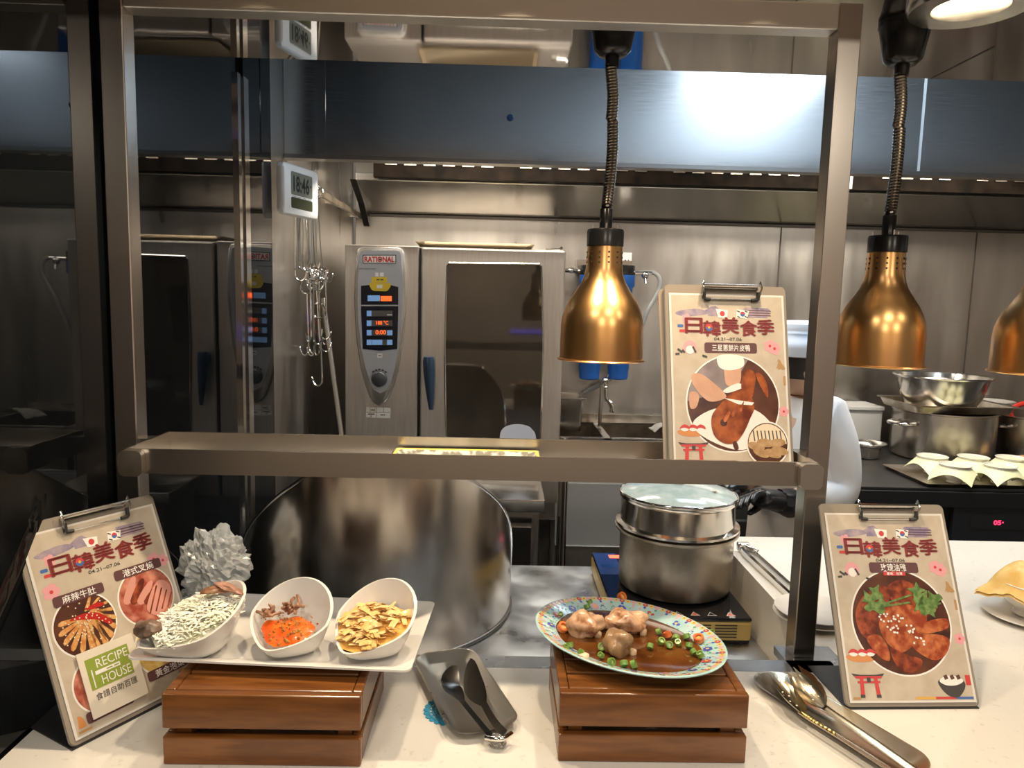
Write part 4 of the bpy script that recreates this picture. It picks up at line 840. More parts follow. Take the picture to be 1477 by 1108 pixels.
# ------------------------------------------------------------------ curved steel drum shield
DC = V((-0.298, 1.858, 0.8005)); DR = 0.342; A0, A1 = radians(190), radians(365); DH = 0.42
DRUM = mat('drum_steel', (0.54, 0.50, 0.46), 0.22, 1.0, col2=(0.66, 0.61, 0.56), vscale=4, stretch=(3, 3, .6), rvar=0.05, bump=0.02)
def dtop(s_):
    ln = (A1-A0)*DR; h = DH
    e = ln-s_
    return max(.006, min(h, DH*(max(0, s_)/.38)**.6, DH*(max(0, e)/.35)**.45))
def dp(u, v, r=DR): a = A0+(A1-A0)*u; h = dtop(u*(A1-A0)*DR); return DC+V((r*cos(a), r*sin(a), .004+(h-.004)*v))
t = thing('curved_steel_shield', 'large curved polished steel shield with a beaded edge behind the bowls', 'shield', tuple(DC))
b = B().grid(lambda u, v: dp(u, v), 72, 12); b.grid(lambda u, v: dp(1-u, v, DR-.002), 72, 12); b.build('sheet', DRUM, t)
path = [dp(u/72, 1.0, DR-.001) for u in range(73)]
B().tube([dp(0, k/6, DR-.001) for k in range(6)]+path+[dp(1, 1-k/6, DR-.001) for k in range(1, 7)], .0042, 8).build('edge_bead', PAN, t)
B().tube([DC+V(((DR+.001)*cos(A0+(A1-A0)*k/60), (DR+.001)*sin(A0+(A1-A0)*k/60), .004)) for k in range(61)], .0045, 8).build('foot_bead', mat('grime_bead', (0.12, 0.11, 0.10), 0.4, 0.8), t)

# ------------------------------------------------------------------ pot on the induction hob
hb = thing('induction_hob', 'black portable induction hob with a gold front on the steel worktop under the tall pot', 'hob', (0.448, 1.86, 0.80), 0)
HX0, HX1, HY0, HY1 = 0.285, 0.612, 1.645, 2.085
GOLD = mat('gold_plastic', (0.50, 0.36, 0.13), 0.35, 0.6)
B().box(HX0, HX1, HY0, HY1, .806, .856, 0, .008).build('body', GOLD, hb)
B().box(HX0+.004, HX1-.004, HY0+.004, HY1-.004, .801, .8062).build('underside', BLACK, hb)
B().box(HX0+.001, HX1-.001, HY0-.001, HY1-.001, .8555, .8635, 0, .003).build('glass_top', mat('hob_glass', (0.006, 0.006, 0.008), 0.05), hb)
b = B()
for r_ in range(5):
    for s_ in range(3): x = .40+s_*.062; b.box(x, x+.052, HY0-.0012, HY0+.002, .816+r_*.0072, .8185+r_*.0072)
b.build('vent_slot', MATTE, hb)
b = B()
for k, x in enumerate((.40, .44, .48, .52, .565)):
    b = B(); b.add([(x-.012, HY0+.012, .8638), (x+.012, HY0+.012, .8638), (x, HY0+.034, .8638)], [(0, 1, 2)], 0); b.add([(x-.009, HY0+.0145, .8641), (x+.009, HY0+.0145, .8641), (x, HY0+.030, .8641)], [(0, 1, 2)], 1 if k % 2 else 2); b.build('key_marking', [mat('mark_white', (.5, .48, .42), .4), BLACK, mat('mark_red', (.55, .10, .05), .4)], hb)
q = aZ(886, 803, .8638); b = B(); b.box(q.x-.016, q.x+.016, q.y-.012, q.y+.012, .8636, .8642); b.build('display_light', mat('led_red', (.3, .02, .01), .4, emit=(1, .12, .05), estr=2.2), hb)
q = aZ(878, 817, .8638); b = B(); b.prism([(q.x-.022, q.y+.012), (q.x+.022, q.y+.014), (q.x+.010, q.y-.014), (q.x-.016, q.y-.012)], .8636, .8642, 'z'); b.build('maker_plate', CHROME, hb)
q = aZ(868, 815, .8638); B().box(HX0+.004, q.x+.05, q.y-.07, HY1-.006, .8634, .8637).build('blue_panel', mat('blue_print', (0.01, 0.03, 0.12), .2), hb)
pt = thing('steam_pot', 'tall steel steamer pot with a glass lid standing on the induction hob', 'pot', (0.473, 1.85, .864)); c = (.473, 1.85, .864)
R = .1445
B().lathe([(R-.016, .0006), (R-.004, .006), (R, .018), (R+.001, .146), (R+.013, .152), (R+.014, .158), (R-.002, .160)], 56, c).build('pot_body', OLDST, pt)
B().openlathe([(R-.006, .160), (R+.012, .164), (R+.013, .170), (R+.001, .174), (R, .231), (R+.006, .237), (R+.006, .242), (R-.004, .241), (R-.006, .174)], 56, c).build('steamer_ring', mat('bright_pan', (0.68, 0.64, 0.58), 0.16, 1.0, rvar=.05), pt)
ld = B().lathe([(R+.003, .2425), (R+.004, .246), (R-.004, .251), (.11, .262), (.06, .273), (0, .277)], 56, c).build('lid', mat('lid_glass', (0.38, 0.48, 0.48), 0.12, coat=0.5, col2=(0.50, 0.58, 0.57), vscale=40), pt)
B().tube([(c[0]+(R+.003)*cos(2*pi*k/56), c[1]+(R+.003)*sin(2*pi*k/56), c[2]+.245) for k in range(56)], .0042, 8, closed=True).build('lid_rim', CHROME, ld)
B().lathe([(.012, .275), (.010, .283), (.026, .291), (.027, .299), (.018, .304), (0, .305)], 28, c).build('lid_knob', CHROME, ld)
B().lathe([(.007, .263), (.007, .268), (0, .269)], 14, (c[0]+.075, c[1]-.062, c[2])).build('steam_vent', CHROME, ld)
# plastic bag
CR = mat('plastic_film', (0.62, 0.66, 0.68), 0.18, col2=(0.72, 0.75, 0.76), vscale=20, alpha=0.55, coat=0.5)
q = aZ(312, 832, .80); q.x = max(q.x, -.60); b = B()
def bagp(cx, r, seed):
    n = 64; m = 40; base = len(b.v)
    vs = []; fs = []
    for j in range(m+1):
        th = pi*j/m
        for k in range(n):
            ph = 2*pi*k/n; d = V((sin(th)*cos(ph), sin(th)*sin(ph), cos(th))); nz = abs(noise.noise(d*1.7+V((seed, 0, 0))))*.8+abs(noise.noise(d*4.5+V((0, seed, 0))))*.45+abs(noise.noise(d*11+V((seed, seed, 0))))*.22
            vs.append(V(cx)+V((d.x*r[0], d.y*r[1], d.z*r[2]))*(.72+nz*.55))
    for j in range(m):
        for k in range(n): fs.append((j*n+k, (j+1)*n+k, (j+1)*n+(k+1) % n, j*n+(k+1) % n))
    b.add(vs, fs, 0, False)
bagp((-.605, 1.50, .890), (.075, .075, .098), 3); bagp((-.585, 1.50, 1.02), (.070, .065, .095), 8)
tag(center(b.build('plastic_bag', CR)), 'crumpled clear plastic bag on the worktop behind the left menu', 'bag')

# ------------------------------------------------------------------ on the right counter
tg = thing('serving_tongs', 'chrome kitchen tongs lying on the white counter behind the right gantry post', 'tongs', tuple(aZ(1100, 820, ZC)))
for s_ in (-.012, .012):
    A, Z_ = aZ(1072, 790, ZC+.012), aZ(1150, 862, ZC+.008); sd = (Z_-A).cross(V((0, 0, 1))).normalized()
    rings = []
    for k in range(9):
        u = k/8; p = A.lerp(Z_, u)+sd*s_*(1 if u > .08 else .6); w_ = .008+.002*sin(pi*u)
        rings.append([p-sd*w_*.5-V((0, 0, .008)), p+sd*w_*.5-V((0, 0, .008)), p+sd*w_*.5+V((0, 0, .006)), p+V((0, 0, .010)), p-sd*w_*.5+V((0, 0, .006))])
    B().loft(rings).build('arm', CHROME, tg)
A = aZ(1072, 789, ZC+.014); B().box(-.016, .016, -.008, .010, -.010, .012, 0, .003, mx=Matrix.Translation(A)).build('spring_head', PAN, tg)
B().tube([A+V((-.012, -.01, .012)), A+V((.02, -.06, .012)), A+V((.012, -.065, .006))], .002, 6).build('locking_ring', CHROME, tg)
for k, (z, r, lb) in enumerate(((0, .082, 'lower white plate of the pair behind the right gantry post'), (.011, .080, 'upper white plate of the pair behind the right gantry post'))):
    q = aZ(1178, 885, ZC+.012); o = B().lathe([(r*.55, .0006), (r*.62, .0006), (r, .0105), (r*1.005, .0125), (r*.98, .0125), (r*.6, .004), (0, .004)], 48, (q.x-.006, q.y+.0, ZC+z)).build('dinner_plate', PORC); tag(center(o), lb, 'plate', 'white plates behind the post')
def lionbowl(b, c, s_, n=40): b.lathe([(.030*s_, .0004), (.034*s_, .004), (.030*s_, .012), (.034*s_, .018), (.056*s_, .034), (.066*s_, .054), (.064*s_, .066), (.069*s_, .074), (.066*s_, .075), (.060*s_, .062), (0, .060)], n, c)
q = aZ(1485, 885, ZC+.01); sc = (q.x, q.y, ZC)
tag(center(B().lathe([(.05, .0005), (.055, .0005), (.088, .009), (.092, .012), (.088, .0125), (.05, .006), (0, .006)], 48, sc).build('saucer', PORC)), 'white saucer under the pastry-topped soup bowl at the right edge', 'saucer')
t = thing('soup_bowl', 'white soup bowl under a golden puffed pastry lid at the right edge', 'bowl', (sc[0], sc[1], ZC+.007))
b = B(); lionbowl(b, (sc[0], sc[1], ZC+.0066), .98); b.build('bowl_body', PORC, t)
PUFF = mat('baked_pastry', (0.72, 0.42, 0.10), 0.42, col2=(0.80, 0.58, 0.22), vscale=22, bump=0.4, bscale=30)
def puff(u, v):
    x = u*2-1; y = v*2-1; d = max(abs(x), abs(y)); r = sqrt(x*x+y*y); z = .078+.038*max(0, 1-r*r)-.040*max(0, d-.62)/.38*(.5+.5*abs(x*y)/max(.01, d*d))-.0*r
    z += .006*noise.noise(V((x*4, y*4, 2)))
    a = .5; X = x*.078; Y = y*.078; return V((sc[0]+X*cos(a)-Y*sin(a), sc[1]+X*sin(a)+Y*cos(a), ZC+.0066+z))
b = B().grid(puff, 24, 24); b.grid(lambda u, v: puff(1-u, v)-V((0, 0, .006)), 24, 24); b.build('pastry_lid', PUFF, t)

# yellow-rimmed dish in the gantry shelf
q0, q1 = aY(566, 652, 1.30), aY(780, 657, 1.30); cx = (q0.x+q1.x)/2; hw = (q1.x-q0.x)/2
def yr(i, z, bow=0.0): return [V((cx+x+(.010 if False else 0), 1.281+y, z+.004*abs(x/hw)**3)) for x, y in rrect(-hw+i, hw-i, -.062+i, .062-i, .012)]
t = thing('patterned_tray', 'rectangular dish with a yellow rim and silver speckled inside, lying in the gantry shelf', 'dish', (cx, 1.281, 1.3012))
B().loft([yr(.020, 1.3014), yr(.002, 1.312), yr(0, 1.3165), yr(.003, 1.317)], cap1=False).build('outside', mat('dark_glaze', (.05, .05, .04), .3), t)
B().loft([yr(.003, 1.317), yr(.008, 1.316)], cap0=False, cap1=False).build('rim', mat('yellow_glaze', (.75, .56, .08), .3), t)
B().loft([yr(.008, 1.316), yr(.022, 1.305)], cap0=False).build('inside', mat('speckled_glaze', (.62, .60, .50), .3, col2=(.20, .19, .15), vscale=60, stretch=(1, 1, 1), lo=.45, hi=.55), t)
# ------------------------------------------------------------------ combi oven
YO = 2.82
ov = thing('combi_oven', 'tall stainless steel combi oven with control panel and glass door against the back wall', 'oven', (-0.17, 3.2, 0.0))
def fp(pts, Y, sx=1.0, ox=0, oy=0): return [((q := aY(ox+x*sx, oy+y*sx, Y)).x, q.z) for x, y in pts]
B().box(-0.589, 0.243, 2.862, 3.60, 0.72, 1.787, 0, .004).build('casing', OVENST, ov)
B().box(-0.589, -0.310, YO+.004, 2.862, 0.80, 1.787, 0, .004).build('control_column', OVENST, ov)
B().box(-0.308, -0.303, YO+.02, 2.862, 0.80, 1.78).build('door_gap', BLACK, ov)
b = B()
for x in (-.55, .20):
    for y in (2.90, 3.55): B().box(x-.02, x+.02, y-.02, y+.02, 0.0, .72).build('leg', PAN, ov)
b.box(-.575, .23, 2.88, 3.58, .40, .43); b.build('stand', PAN, ov)
# door
dr = B().box(-0.300, 0.246, YO, 2.860, 0.80, 1.782, 0, .006).build('door', OVENST, ov)
win = fp([(620, 147), (1100, 152), (1112, 165), (1118, 380), (1121, 600), (1112, 900), (1100, 1240), (608, 1240), (600, 900), (597, 600), (602, 380), (610, 160)], YO-.001, .2707, 480, 340)
wp = B().prism(win, YO-.0025, YO+.002); wp.build('window_pane', OVGLASS, dr)
cx_, cz_ = sum(p[0] for p in win)/len(win), sum(p[1] for p in win)/len(win)
B().tube([(x, YO-.002, z) for x, z in win], .004, 6, closed=True).build('window_trim', PAN, dr)
h0 = fp([(482, 650), (500, 640), (535, 645), (546, 662), (545, 760), (536, 925), (510, 925), (488, 780), (478, 690)], YO-.03, .2707, 480, 340)
hp = [((q := aY(480+x*.2707, 340+y*.2707, YO-.03)), r) for x, y, r in ((511, 645, .020), (511, 670, .024), (513, 720, .0235), (517, 800, .019), (521, 870, .014), (524, 926, .008))]
B().tube([V((p.x, YO-.036, p.z)) for p, r in hp], [r for p, r in hp], 14, flat=.8).tube([V((hp[1][0].x, YO-.03, hp[1][0].z)), V((hp[1][0].x, YO+.004, hp[1][0].z))], .016, 12).build('handle', mat('blue_handle', (0.012, 0.032, 0.065), .3), dr)
p = aY(748, 640, YO); b = B(); pts = []
for x, y in ((722, 650), (721, 630), (724, 620), (733, 614), (748, 612), (762, 615), (768, 620), (772, 626), (774, 640), (774, 652), (748, 668)): pts.append(((q := aY(x, y, YO-.004)).x, q.z))
B().prism([(p.x, p.y) for p in spline([(a, c, 0) for a, c in pts], 4, True)], YO-.0045, YO-.0028).build('round_sticker', mat('white_sticker', (.72, .74, .84), .5), dr)
# control panel
out = [(104, 60), (116, 38), (140, 28), (345, 30), (372, 38), (384, 62), (394, 200), (396, 330), (388, 480), (372, 620), (348, 760), (322, 850), (290, 920), (262, 950), (236, 962), (208, 948), (182, 915), (158, 850), (130, 750), (106, 600), (94, 460), (90, 330), (94, 200)]
inn = [(118, 66), (128, 52), (148, 46), (335, 48), (354, 54), (362, 70), (372, 200), (373, 330), (366, 480), (350, 610), (326, 740), (304, 820), (278, 872), (240, 892), (204, 872), (178, 820), (150, 730), (124, 600), (110, 460), (106, 330), (109, 200)]
SC6, O6X, O6Y = .2439, 490, 350
pn = B().loft([[V((x, y_, z)) for x, z in fp(out, YO, SC6, O6X, O6Y)] for y_ in (YO+.004, YO-.014)]+[[V((x, YO-.018, z)) for x, z in fp([(240+(x-240)*.96, 490+(y-490)*.985) for x, y in out], YO, SC6, O6X, O6Y)]], cap0=False).build('control_panel', mat('panel_bezel', (0.42, 0.40, 0.37), .25, .7), ov)
B().prism(fp(inn, YO-.018, SC6, O6X, O6Y), YO-.0195, YO-.0178).build('panel_face', mat('panel_grey', (0.36, 0.37, 0.40), .4), pn)
def pq(x0, x1, y0, y1, d): a = fp([(x0, y0), (x1, y0), (x1, y1), (x0, y1)], YO-.02, SC6, O6X, O6Y); return [(x, YO-.0195-d, z) for x, z in a]
PM = [mat('screen_black', (0.008, 0.010, 0.018), .15), mat('screen_blue', (0.10, 0.20, 0.36), .3, emit=(.25, .45, .8), estr=.30), mat('screen_red', (.5, .06, .01), .3, emit=(1, .12, .02), estr=1.1), mat('screen_grey', (.09, .085, .08), .3), mat('panel_yellow', (.62, .45, .03), .4), mat('panel_white', (.70, .70, .70), .4), mat('brand_red', (.50, .02, .02), .35), mat('knob_dark', (.035, .04, .045), .4), mat('panel_line', (.38, .38, .38), .4)]
def quad(b, x0, x1, y0, y1, d, mi): b.add(pq(x0, x1, y0, y1, d), [(0, 1, 2, 3)], mi)
def ptext(b, body, x0, x1, yc, hh, d, mi, off=.01):
    vs, fs, ww = text_geo(body, off); A = pq(x0, x1, yc-hh/2, yc+hh/2, d); o_ = V(A[3]); ux = V(A[2])-V(A[3]); uy = V(A[0])-V(A[3])
    b.add([o_+ux*(x/ww)+uy*y for x, y in vs], fs, mi)
b = B(); a = fp([(126, 256), (178, 250), (300, 252), (346, 262), (346, 400), (340, 630), (240, 640), (136, 630), (126, 400)], YO-.02, SC6, O6X, O6Y)
b.add([(x, YO-.0199, z) for x, z in a], [tuple(range(len(a)))], 0); quad(b, 126, 346, 368, 376, .0008, 8)
quad(b, 165, 238, 312, 346, .0008, 1); quad(b, 242, 308, 316, 346, .0008, 2)
for y in (402, 460, 516, 573): quad(b, 160, 312, y, y+34, .0008, 3); quad(b, 160, 188, y+1, y+33, .0012, 1)
quad(b, 280, 312, 519, 548, .0012, 1); quad(b, 190, 252, 575, 605, .0012, 1); quad(b, 280, 312, 575, 605, .0012, 1)
ptext(b, '188 °C', 216, 288, 474, 24, .0016, 2, .02); ptext(b, '0:00', 212, 274, 530, 26, .0016, 2, .02); quad(b, 280, 310, 424, 430, .0014, 5)
b.build('display', PM, pn)
b = B(); a = fp([(174, 238), (304, 240), (300, 262), (284, 284), (270, 288), (206, 286), (190, 280), (178, 260)], YO-.02, SC6, O6X, O6Y); b.add([(x, YO-.0206, z) for x, z in a], [tuple(range(len(a)))], 4); quad(b, 188, 280, 204, 238, .0006, 4); quad(b, 220, 252, 250, 270, .0014, 5); quad(b, 218, 234, 216, 223, .0012, 7); quad(b, 240, 258, 216, 223, .0012, 7); b.build('yellow_badge', PM, pn)
b = B(); quad(b, 136, 334, 72, 124, .0004, 7); quad(b, 141, 329, 77, 119, .0008, 5); ptext(b, 'RATIONAL', 146, 324, 99, 34, .0012, 6, .035); a = pq(224, 252, 84, 116, .0016)
b.lathe([(.0040, 0), (.0, .0003)], 14, mx=Matrix.Translation((V(a[0])+V(a[2]))/2) @ Matrix.Rotation(pi/2, 4, 'X'), mi=7); b.build('brand_plate', PM, pn)
b = B(); ptext(b, 'SelfCooking Center', 114, 214, 155, 11, .0004, 7); quad(b, 210, 230, 177, 200, .0004, 5); quad(b, 238, 260, 177, 200, .0004, 5); quad(b, 222, 252, 655, 682, .0004, 5); quad(b, 228, 246, 665, 670, .0008, 7); b.build('small_mark', PM, pn)
p = aY(490+235*SC6, 350+806*SC6, YO-.02); b = B().lathe([(.0300, 0), (.0300, .010), (.027, .016), (.024, .018), (0, .018)], 32, mx=Matrix.Translation((p.x, YO-.0195, p.z)) @ Matrix.Rotation(pi/2, 4, 'X')); b.build('dial_knob', PM[7], pn)
b = B()
for k in range(5): q = pi/2+(k-2)*.36; b.box(-.004, .004, -.001, .001, -.003, .003, mx=Matrix.Translation((p.x+.036*cos(q), YO-.0205, p.z+.036*sin(q))) @ Matrix.Rotation(-(q-pi/2), 4, 'Y'))
b.build('dial_mark', PM[7], pn)
b = B(); b.add([(x, YO+.0032, z) for x, z in fp([(156, 974), (300, 978), (297, 1040), (154, 1034)], YO, SC6, O6X, O6Y)], [(0, 1, 2, 3)], 0)
def l2(x0, x1, y0, y1): b.add([(x, YO+.0028, z) for x, z in fp([(x0, y0), (x1, y0), (x1, y1), (x0, y1)], YO, SC6, O6X, O6Y)], [(0, 1, 2, 3)], 1)
for r_ in ((158, 296, 1004, 1006), (214, 216, 976, 1036), (178, 180, 976, 1004), (258, 260, 978, 1005), (184, 208, 988, 994), (166, 206, 1012, 1018), (240, 268, 1018, 1023), (180, 190, 1024, 1029)): l2(*r_)
b.build('data_label', [mat('label_white', (.72, .70, .66), .5), PM[7]], ov)
# tray and bits on top of the oven
def ot(i, z): return [V((-.10+x, 3.05+y, z)) for x, y in rrect(-.225+i, .225-i, -.20+i, .20-i, .02)]
tag(center(B().loft([ot(.012, 1.7875), ot(0, 1.802), ot(-.004, 1.806), ot(.002, 1.806), ot(.015, 1.791)]).build('baking_tray', mat('old_tray', (.62, .52, .36), .3, 1.0))), 'shallow metal baking tray lying on top of the combi oven', 'tray')
q = aY(800, 357, 2.95); b = B(); b.tube([(q.x-.02, 2.95, 1.793), (q.x+.02, 2.95, 1.795), (q.x+.03, 2.95, 1.805)], .005, 6); b.box(q.x-.035, q.x-.015, 2.94, 2.96, 1.7872, 1.798); tag(center(b.build('hinge_fitting', CHROME)), 'small metal fitting on the right end of the oven top', 'fitting')

# ------------------------------------------------------------------ left side: timer, rail, hooks
rl = thing('hook_rail', 'steel rail running along the left steel wall, full of hooks', 'rail', (-.68, 3.0, 1.96))
B().box(-.690, -.676, 2.495, 3.64, 1.962, 1.988, 0, .003).build('bar', OLDST, rl)
for y in (2.52, 3.1, 3.6): B().box(-.722, -.690, y-.02, y+.02, 1.966, 1.982).build('bracket', OLDST, rl)
A_, Bv = V((-.668, 2.28, 1.838)), V((-.612, 2.475, 1.838)); uu = (Bv-A_).normalized(); nn = V((uu.y, -uu.x, 0))
tm = thing('digital_timer', 'white square digital clock with a grey display near the hanging hooks', 'clock', tuple((A_+Bv)/2+V((0, 0, 0))), math.atan2(uu.y, uu.x))
tw, th_ = .203, .154
def tp(x, z, d): return V((x, -d, z))
def tslab(pts, d0, d1): return B().prism(pts, -d0, -d1)
b = B(); z_ = lambda d, i: [V((x, -d, zz)) for x, zz in rrect(-tw/2+i, tw/2-i, i, th_-i, .016)]
b.loft([z_(-.016, .004), z_(-.012, 0), z_(.006, 0), z_(.011, .004)]).build('case', WHITEP, tm, True)
b = B(); b.prism(rrect(-.062, .062, .062, .132, .006), -.0112, -.0120, 'y'); lc = b.build('display', mat('lcd_grey', (.22, .23, .19), .3), tm, True)
vs, fs, ww = text_geo('18:46', .02); b = B().add([(-.050+x*.092/ww, -.0126, .072+y*.050) for x, y in vs], fs); b.box(.047, .053, -.0126, -.0124, .096, .102); b.build('digits', mat('lcd_dark', (.02, .025, .03), .4), lc, True)
B().prism(rrect(-.062, .062, .022, .055, .006), -.0112, -.0120, 'y').build('solar_cell', mat('lcd_green', (.055, .062, .030), .3), tm, True)
b = B()
for x in (-.045, -.015, .015, .045): b.box(x-.009, x+.009, -.0122, -.0112, .0573, .0588)
b.build('caption_mark', mat('caption_grey', (.35, .35, .35), .5), tm, True)
B().box(-.0, .03, .0165, .045, .06, .09).build('wall_mount', BLACK, tm, True)
# roasting hooks
rh = random.Random(5)
def hook(x, y, z, L, label, yaw, ringr=.022):
    pth = []
    for k in range(17): a = radians(-70+340*k/16); pth.append((ringr*sin(a), 0, -ringr+ringr*cos(a)))
    b = B(); b.tube([V(p) for p in pth], .0030, 6)
    b.tube(spline([(-.003, 0, -2*ringr), (-.002, 0, -L*.5), (0, 0, -L+.03), (.006, 0, -L+.008), (.020, 0, -L), (.034, 0, -L+.010), (.040, 0, -L+.032)], 5), [.0030]*30+[.0008], 6)
    o = b.build('roasting_hook', CHROME); o.location = (x, y, z); o.rotation_euler = (rh.uniform(-.04, .04), rh.uniform(-.05, .05), yaw)
    return tag(o, label, 'hook', 'roasting hooks on the rail')
HL1 = 'steel roasting hook hanging from the rail behind the white clock'
for k in range(12):
    hook(-.683+rh.uniform(-.002, .002), 2.50+.026*k, 1.9915, .345+rh.uniform(-.03, .02), HL1, rh.uniform(-.25, .25))
HL2 = 'steel roasting hook of the lower tier, hooked onto those hanging from the rail'
for k in range(10):
    hook(-.650+rh.uniform(-.014, .012), 2.52+.024*k, 1.672+rh.uniform(-.03, .02), .27+rh.uniform(-.02, .03), HL2, rh.uniform(0, 2.8), .024)
hook(-.640, 2.62, 1.565, .295, 'longest and lowest roasting hook, its tip hanging below all the others', 2.9, .026)
A = aX(466, 445, -.64); p1 = aX(494, 640, -.64)
b = B().box(-.643, -.637, -.007, .007, 0, 1.0)
A0_ = V((-.645, 2.80, 1.58)); b = B(); q1 = aY(466, 430, 2.74); q2 = aY(497, 660, 2.74)
b.tube([q1, q2], .010, 4, flat=.35); tag(center(b.build('leaning_bar', PAN)), 'thin flat steel bar leaning between the hooks and the oven', 'bar')

# ------------------------------------------------------------------ sink corner
sk = thing('wall_sink', 'steel double sink against the back wall to the right of the oven', 'sink', (.58, 3.4, 0.0))
b = B(); b.box(.255, .95, 3.20, 3.215, .62, .990); b.box(.255, .95, 3.64, 3.655, .62, 1.03); b.box(.255, .27, 3.215, 3.64, .62, .990); b.box(.935, .95, 3.215, 3.64, .62, .990); b.box(.27, .935, 3.215, 3.64, .62, .64)
b.build('basin', OLDST, sk)
b = B()
for x0, x1 in ((.255, .475), (.505, .955)): b.box(x0, x1, 3.185, 3.205, .966, .998, 0, .004)
b.box(.475, .505, 3.20, 3.64, .70, .994); b.box(.26, .95, 3.58, 3.655, .992, 1.0); b.build('rim', PAN, sk)
B().box(.27, .92, 3.19, 3.1995, .50, .80, 0, .012).build('apron', mat('sink_apron', (.55, .56, .56), .4, .6), sk)
for x in (.30, .90):
    for y in (3.25, 3.58): B().box(x-.02, x+.02, y, y+.04, 0, .62).build('leg', PAN, sk)
fc = thing('water_tap', 'chrome wall tap with a hanging curved spout over the sink', 'tap', (.44, 3.60, 1.05))
fq = lambda x, y: aY(x, y, 3.46)
pts = [fq(873, 548), fq(874, 556), fq(874, 566), fq(875, 575), fq(880, 581), fq(883, 588), fq(882, 595)]
B().tube(spline(pts, 4), [.010]*16+[.013]*8+[.012], 10).build('spout', CHROME, fc)
b = B(); b.blob(fq(873, 549), (.017, .017, .017), 12, 0); b.blob(fq(874, 559), (.013, .013, .012), 12, 0); b.tube([fq(878, 540), fq(874, 548)], .004, 6); q = fq(873, 556); b.tube([q, V((q.x, 3.655, q.z))], .010, 10); b.build('valve', CHROME, fc)
q = fq(868, 556); q2 = fq(866, 608); B().tube([q, V((q.x-.002, 3.47, 1.0))], .0085, 10).build('riser_pipe', OLDST, fc)
# gastronorm pan and draped bag beside
p0 = aY(806, 571, 3.36); p1_ = aY(843, 575, 3.36)
def gp(w_, d_, z): return [V((p1_.x-.075+x, 3.40+y, z)) for x, y in rrect(-w_, w_, -d_, d_, .012)]
zt = aY(820, 574, 3.30).z
tag(center(B().loft([gp(.058, .08, 1.0005), gp(.066, .09, zt-.012), gp(.082, .105, zt-.004), gp(.082, .105, zt), gp(.066, .09, zt-.002), gp(.056, .078, 1.006)]).build('food_pan', PAN)), 'deep steel food pan standing on the left end of the sink', 'pan')
b = B(); 
def drape(u, v): q = aY(943+u*44, 602+v*26, 3.3); return V((q.x, 3.26+.16*v+.05*u, 1.0005+.055*sin(u*2.2+.3)*(1-v*.5)+.008*noise.noise(V((u*6, v*6, 1)))))
b.grid(drape, 16, 12); b.grid(lambda u, v: drape(1-u, v)-V((0, 0, .004)), 16, 12); tag(center(b.build('folded_cloth', mat('grey_cloth', (.38, .37, .34), .6, bump=.4, bscale=40, col2=(.5, .49, .46), vscale=20))), 'grey crumpled cloth on the right side of the sink', 'cloth')
# water filter
BLU = mat('filter_blue', (0.012, 0.085, 0.34), .35, bump=.02)
wf_ = thing('water_filter', 'pair of blue water filter housings on the back wall behind the copper lamp', 'water filter', (.42, 3.58, 1.3))
for xx in (852.5, 894):
    q = aY(xx, 470, 3.50); zb = aY(xx, 547, 3.50).z; ztp = aY(xx, 397, 3.50).z; r = .052
    b = B(); b.lathe([(r*.75, zb), (r*.9, zb+.004), (r*.95, zb+.02), (r*.95, zb+.045), (r, zb+.05), (r*1.02, ztp-.06), (r*1.2, ztp-.05), (r*1.2, ztp), (r, ztp)], 20, (q.x, 3.50, 0), smooth=True); b.build('housing', BLU, wf_)
    B().lathe([(r*1.15, ztp), (r*1.2, ztp+.004), (r*1.15, ztp+.045), (0, ztp+.05)], 20, (q.x, 3.50, 0)).build('head_cap', BLACK, wf_)
q = aY(894, 392, 3.50); B().box(q.x-.20, q.x+.065, 3.555, 3.655, q.z+.0, q.z+.055).build('wall_bracket', PAN, wf_)
h = [aY(918, 394, 3.5), aY(932, 393, 3.5), aY(944, 394, 3.5), aY(951, 402, 3.5), aY(951, 416, 3.5), aY(943, 432, 3.5), aY(934, 448, 3.5), aY(926, 470, 3.52), aY(905, 520, 3.56), aY(880, 547, 3.6), aY(845, 566, 3.62), aY(835, 580, 3.63)]
B().tube(spline(h, 5), .011, 10).build('hose', mat('grey_hose', (.30, .31, .31), .35), wf_)
b = B(); q = aY(931, 397, 3.49); b.blob(q, (.018, .014, .02), 10, .1); b.tube([aY(914, 394, 3.49), aY(940, 394, 3.49)], .009, 8); b.tube([q, q+V((0, -.01, -.04))], .006, 8); b.build('valve', CHROME, wf_)
b = B(); b.tube([aY(812, 390, 3.52), aY(846, 391, 3.52)], .010, 8); b.blob(aY(824, 390, 3.52), (.02, .014, .014), 10, .1); b.blob(aY(836, 391, 3.52), (.014, .016, .014), 10, .1); b.build('inlet_pipe', PAN, wf_)
q = aY(903, 375, YB-.015); tag(B().box(q.x-.026, q.x+.026, YB-.03, YB-.001, q.z-.030, q.z+.035, 0, .004).box(q.x-.010, q.x-.002, YB-.0312, YB-.03, q.z-.012, q.z, 1).box(q.x+.006, q.x+.012, YB-.0312, YB-.03, q.z-.012, q.z, 1).build('wall_socket', [WHITEP, MATTE]), 'small white socket on the back wall above the water filter', 'socket')
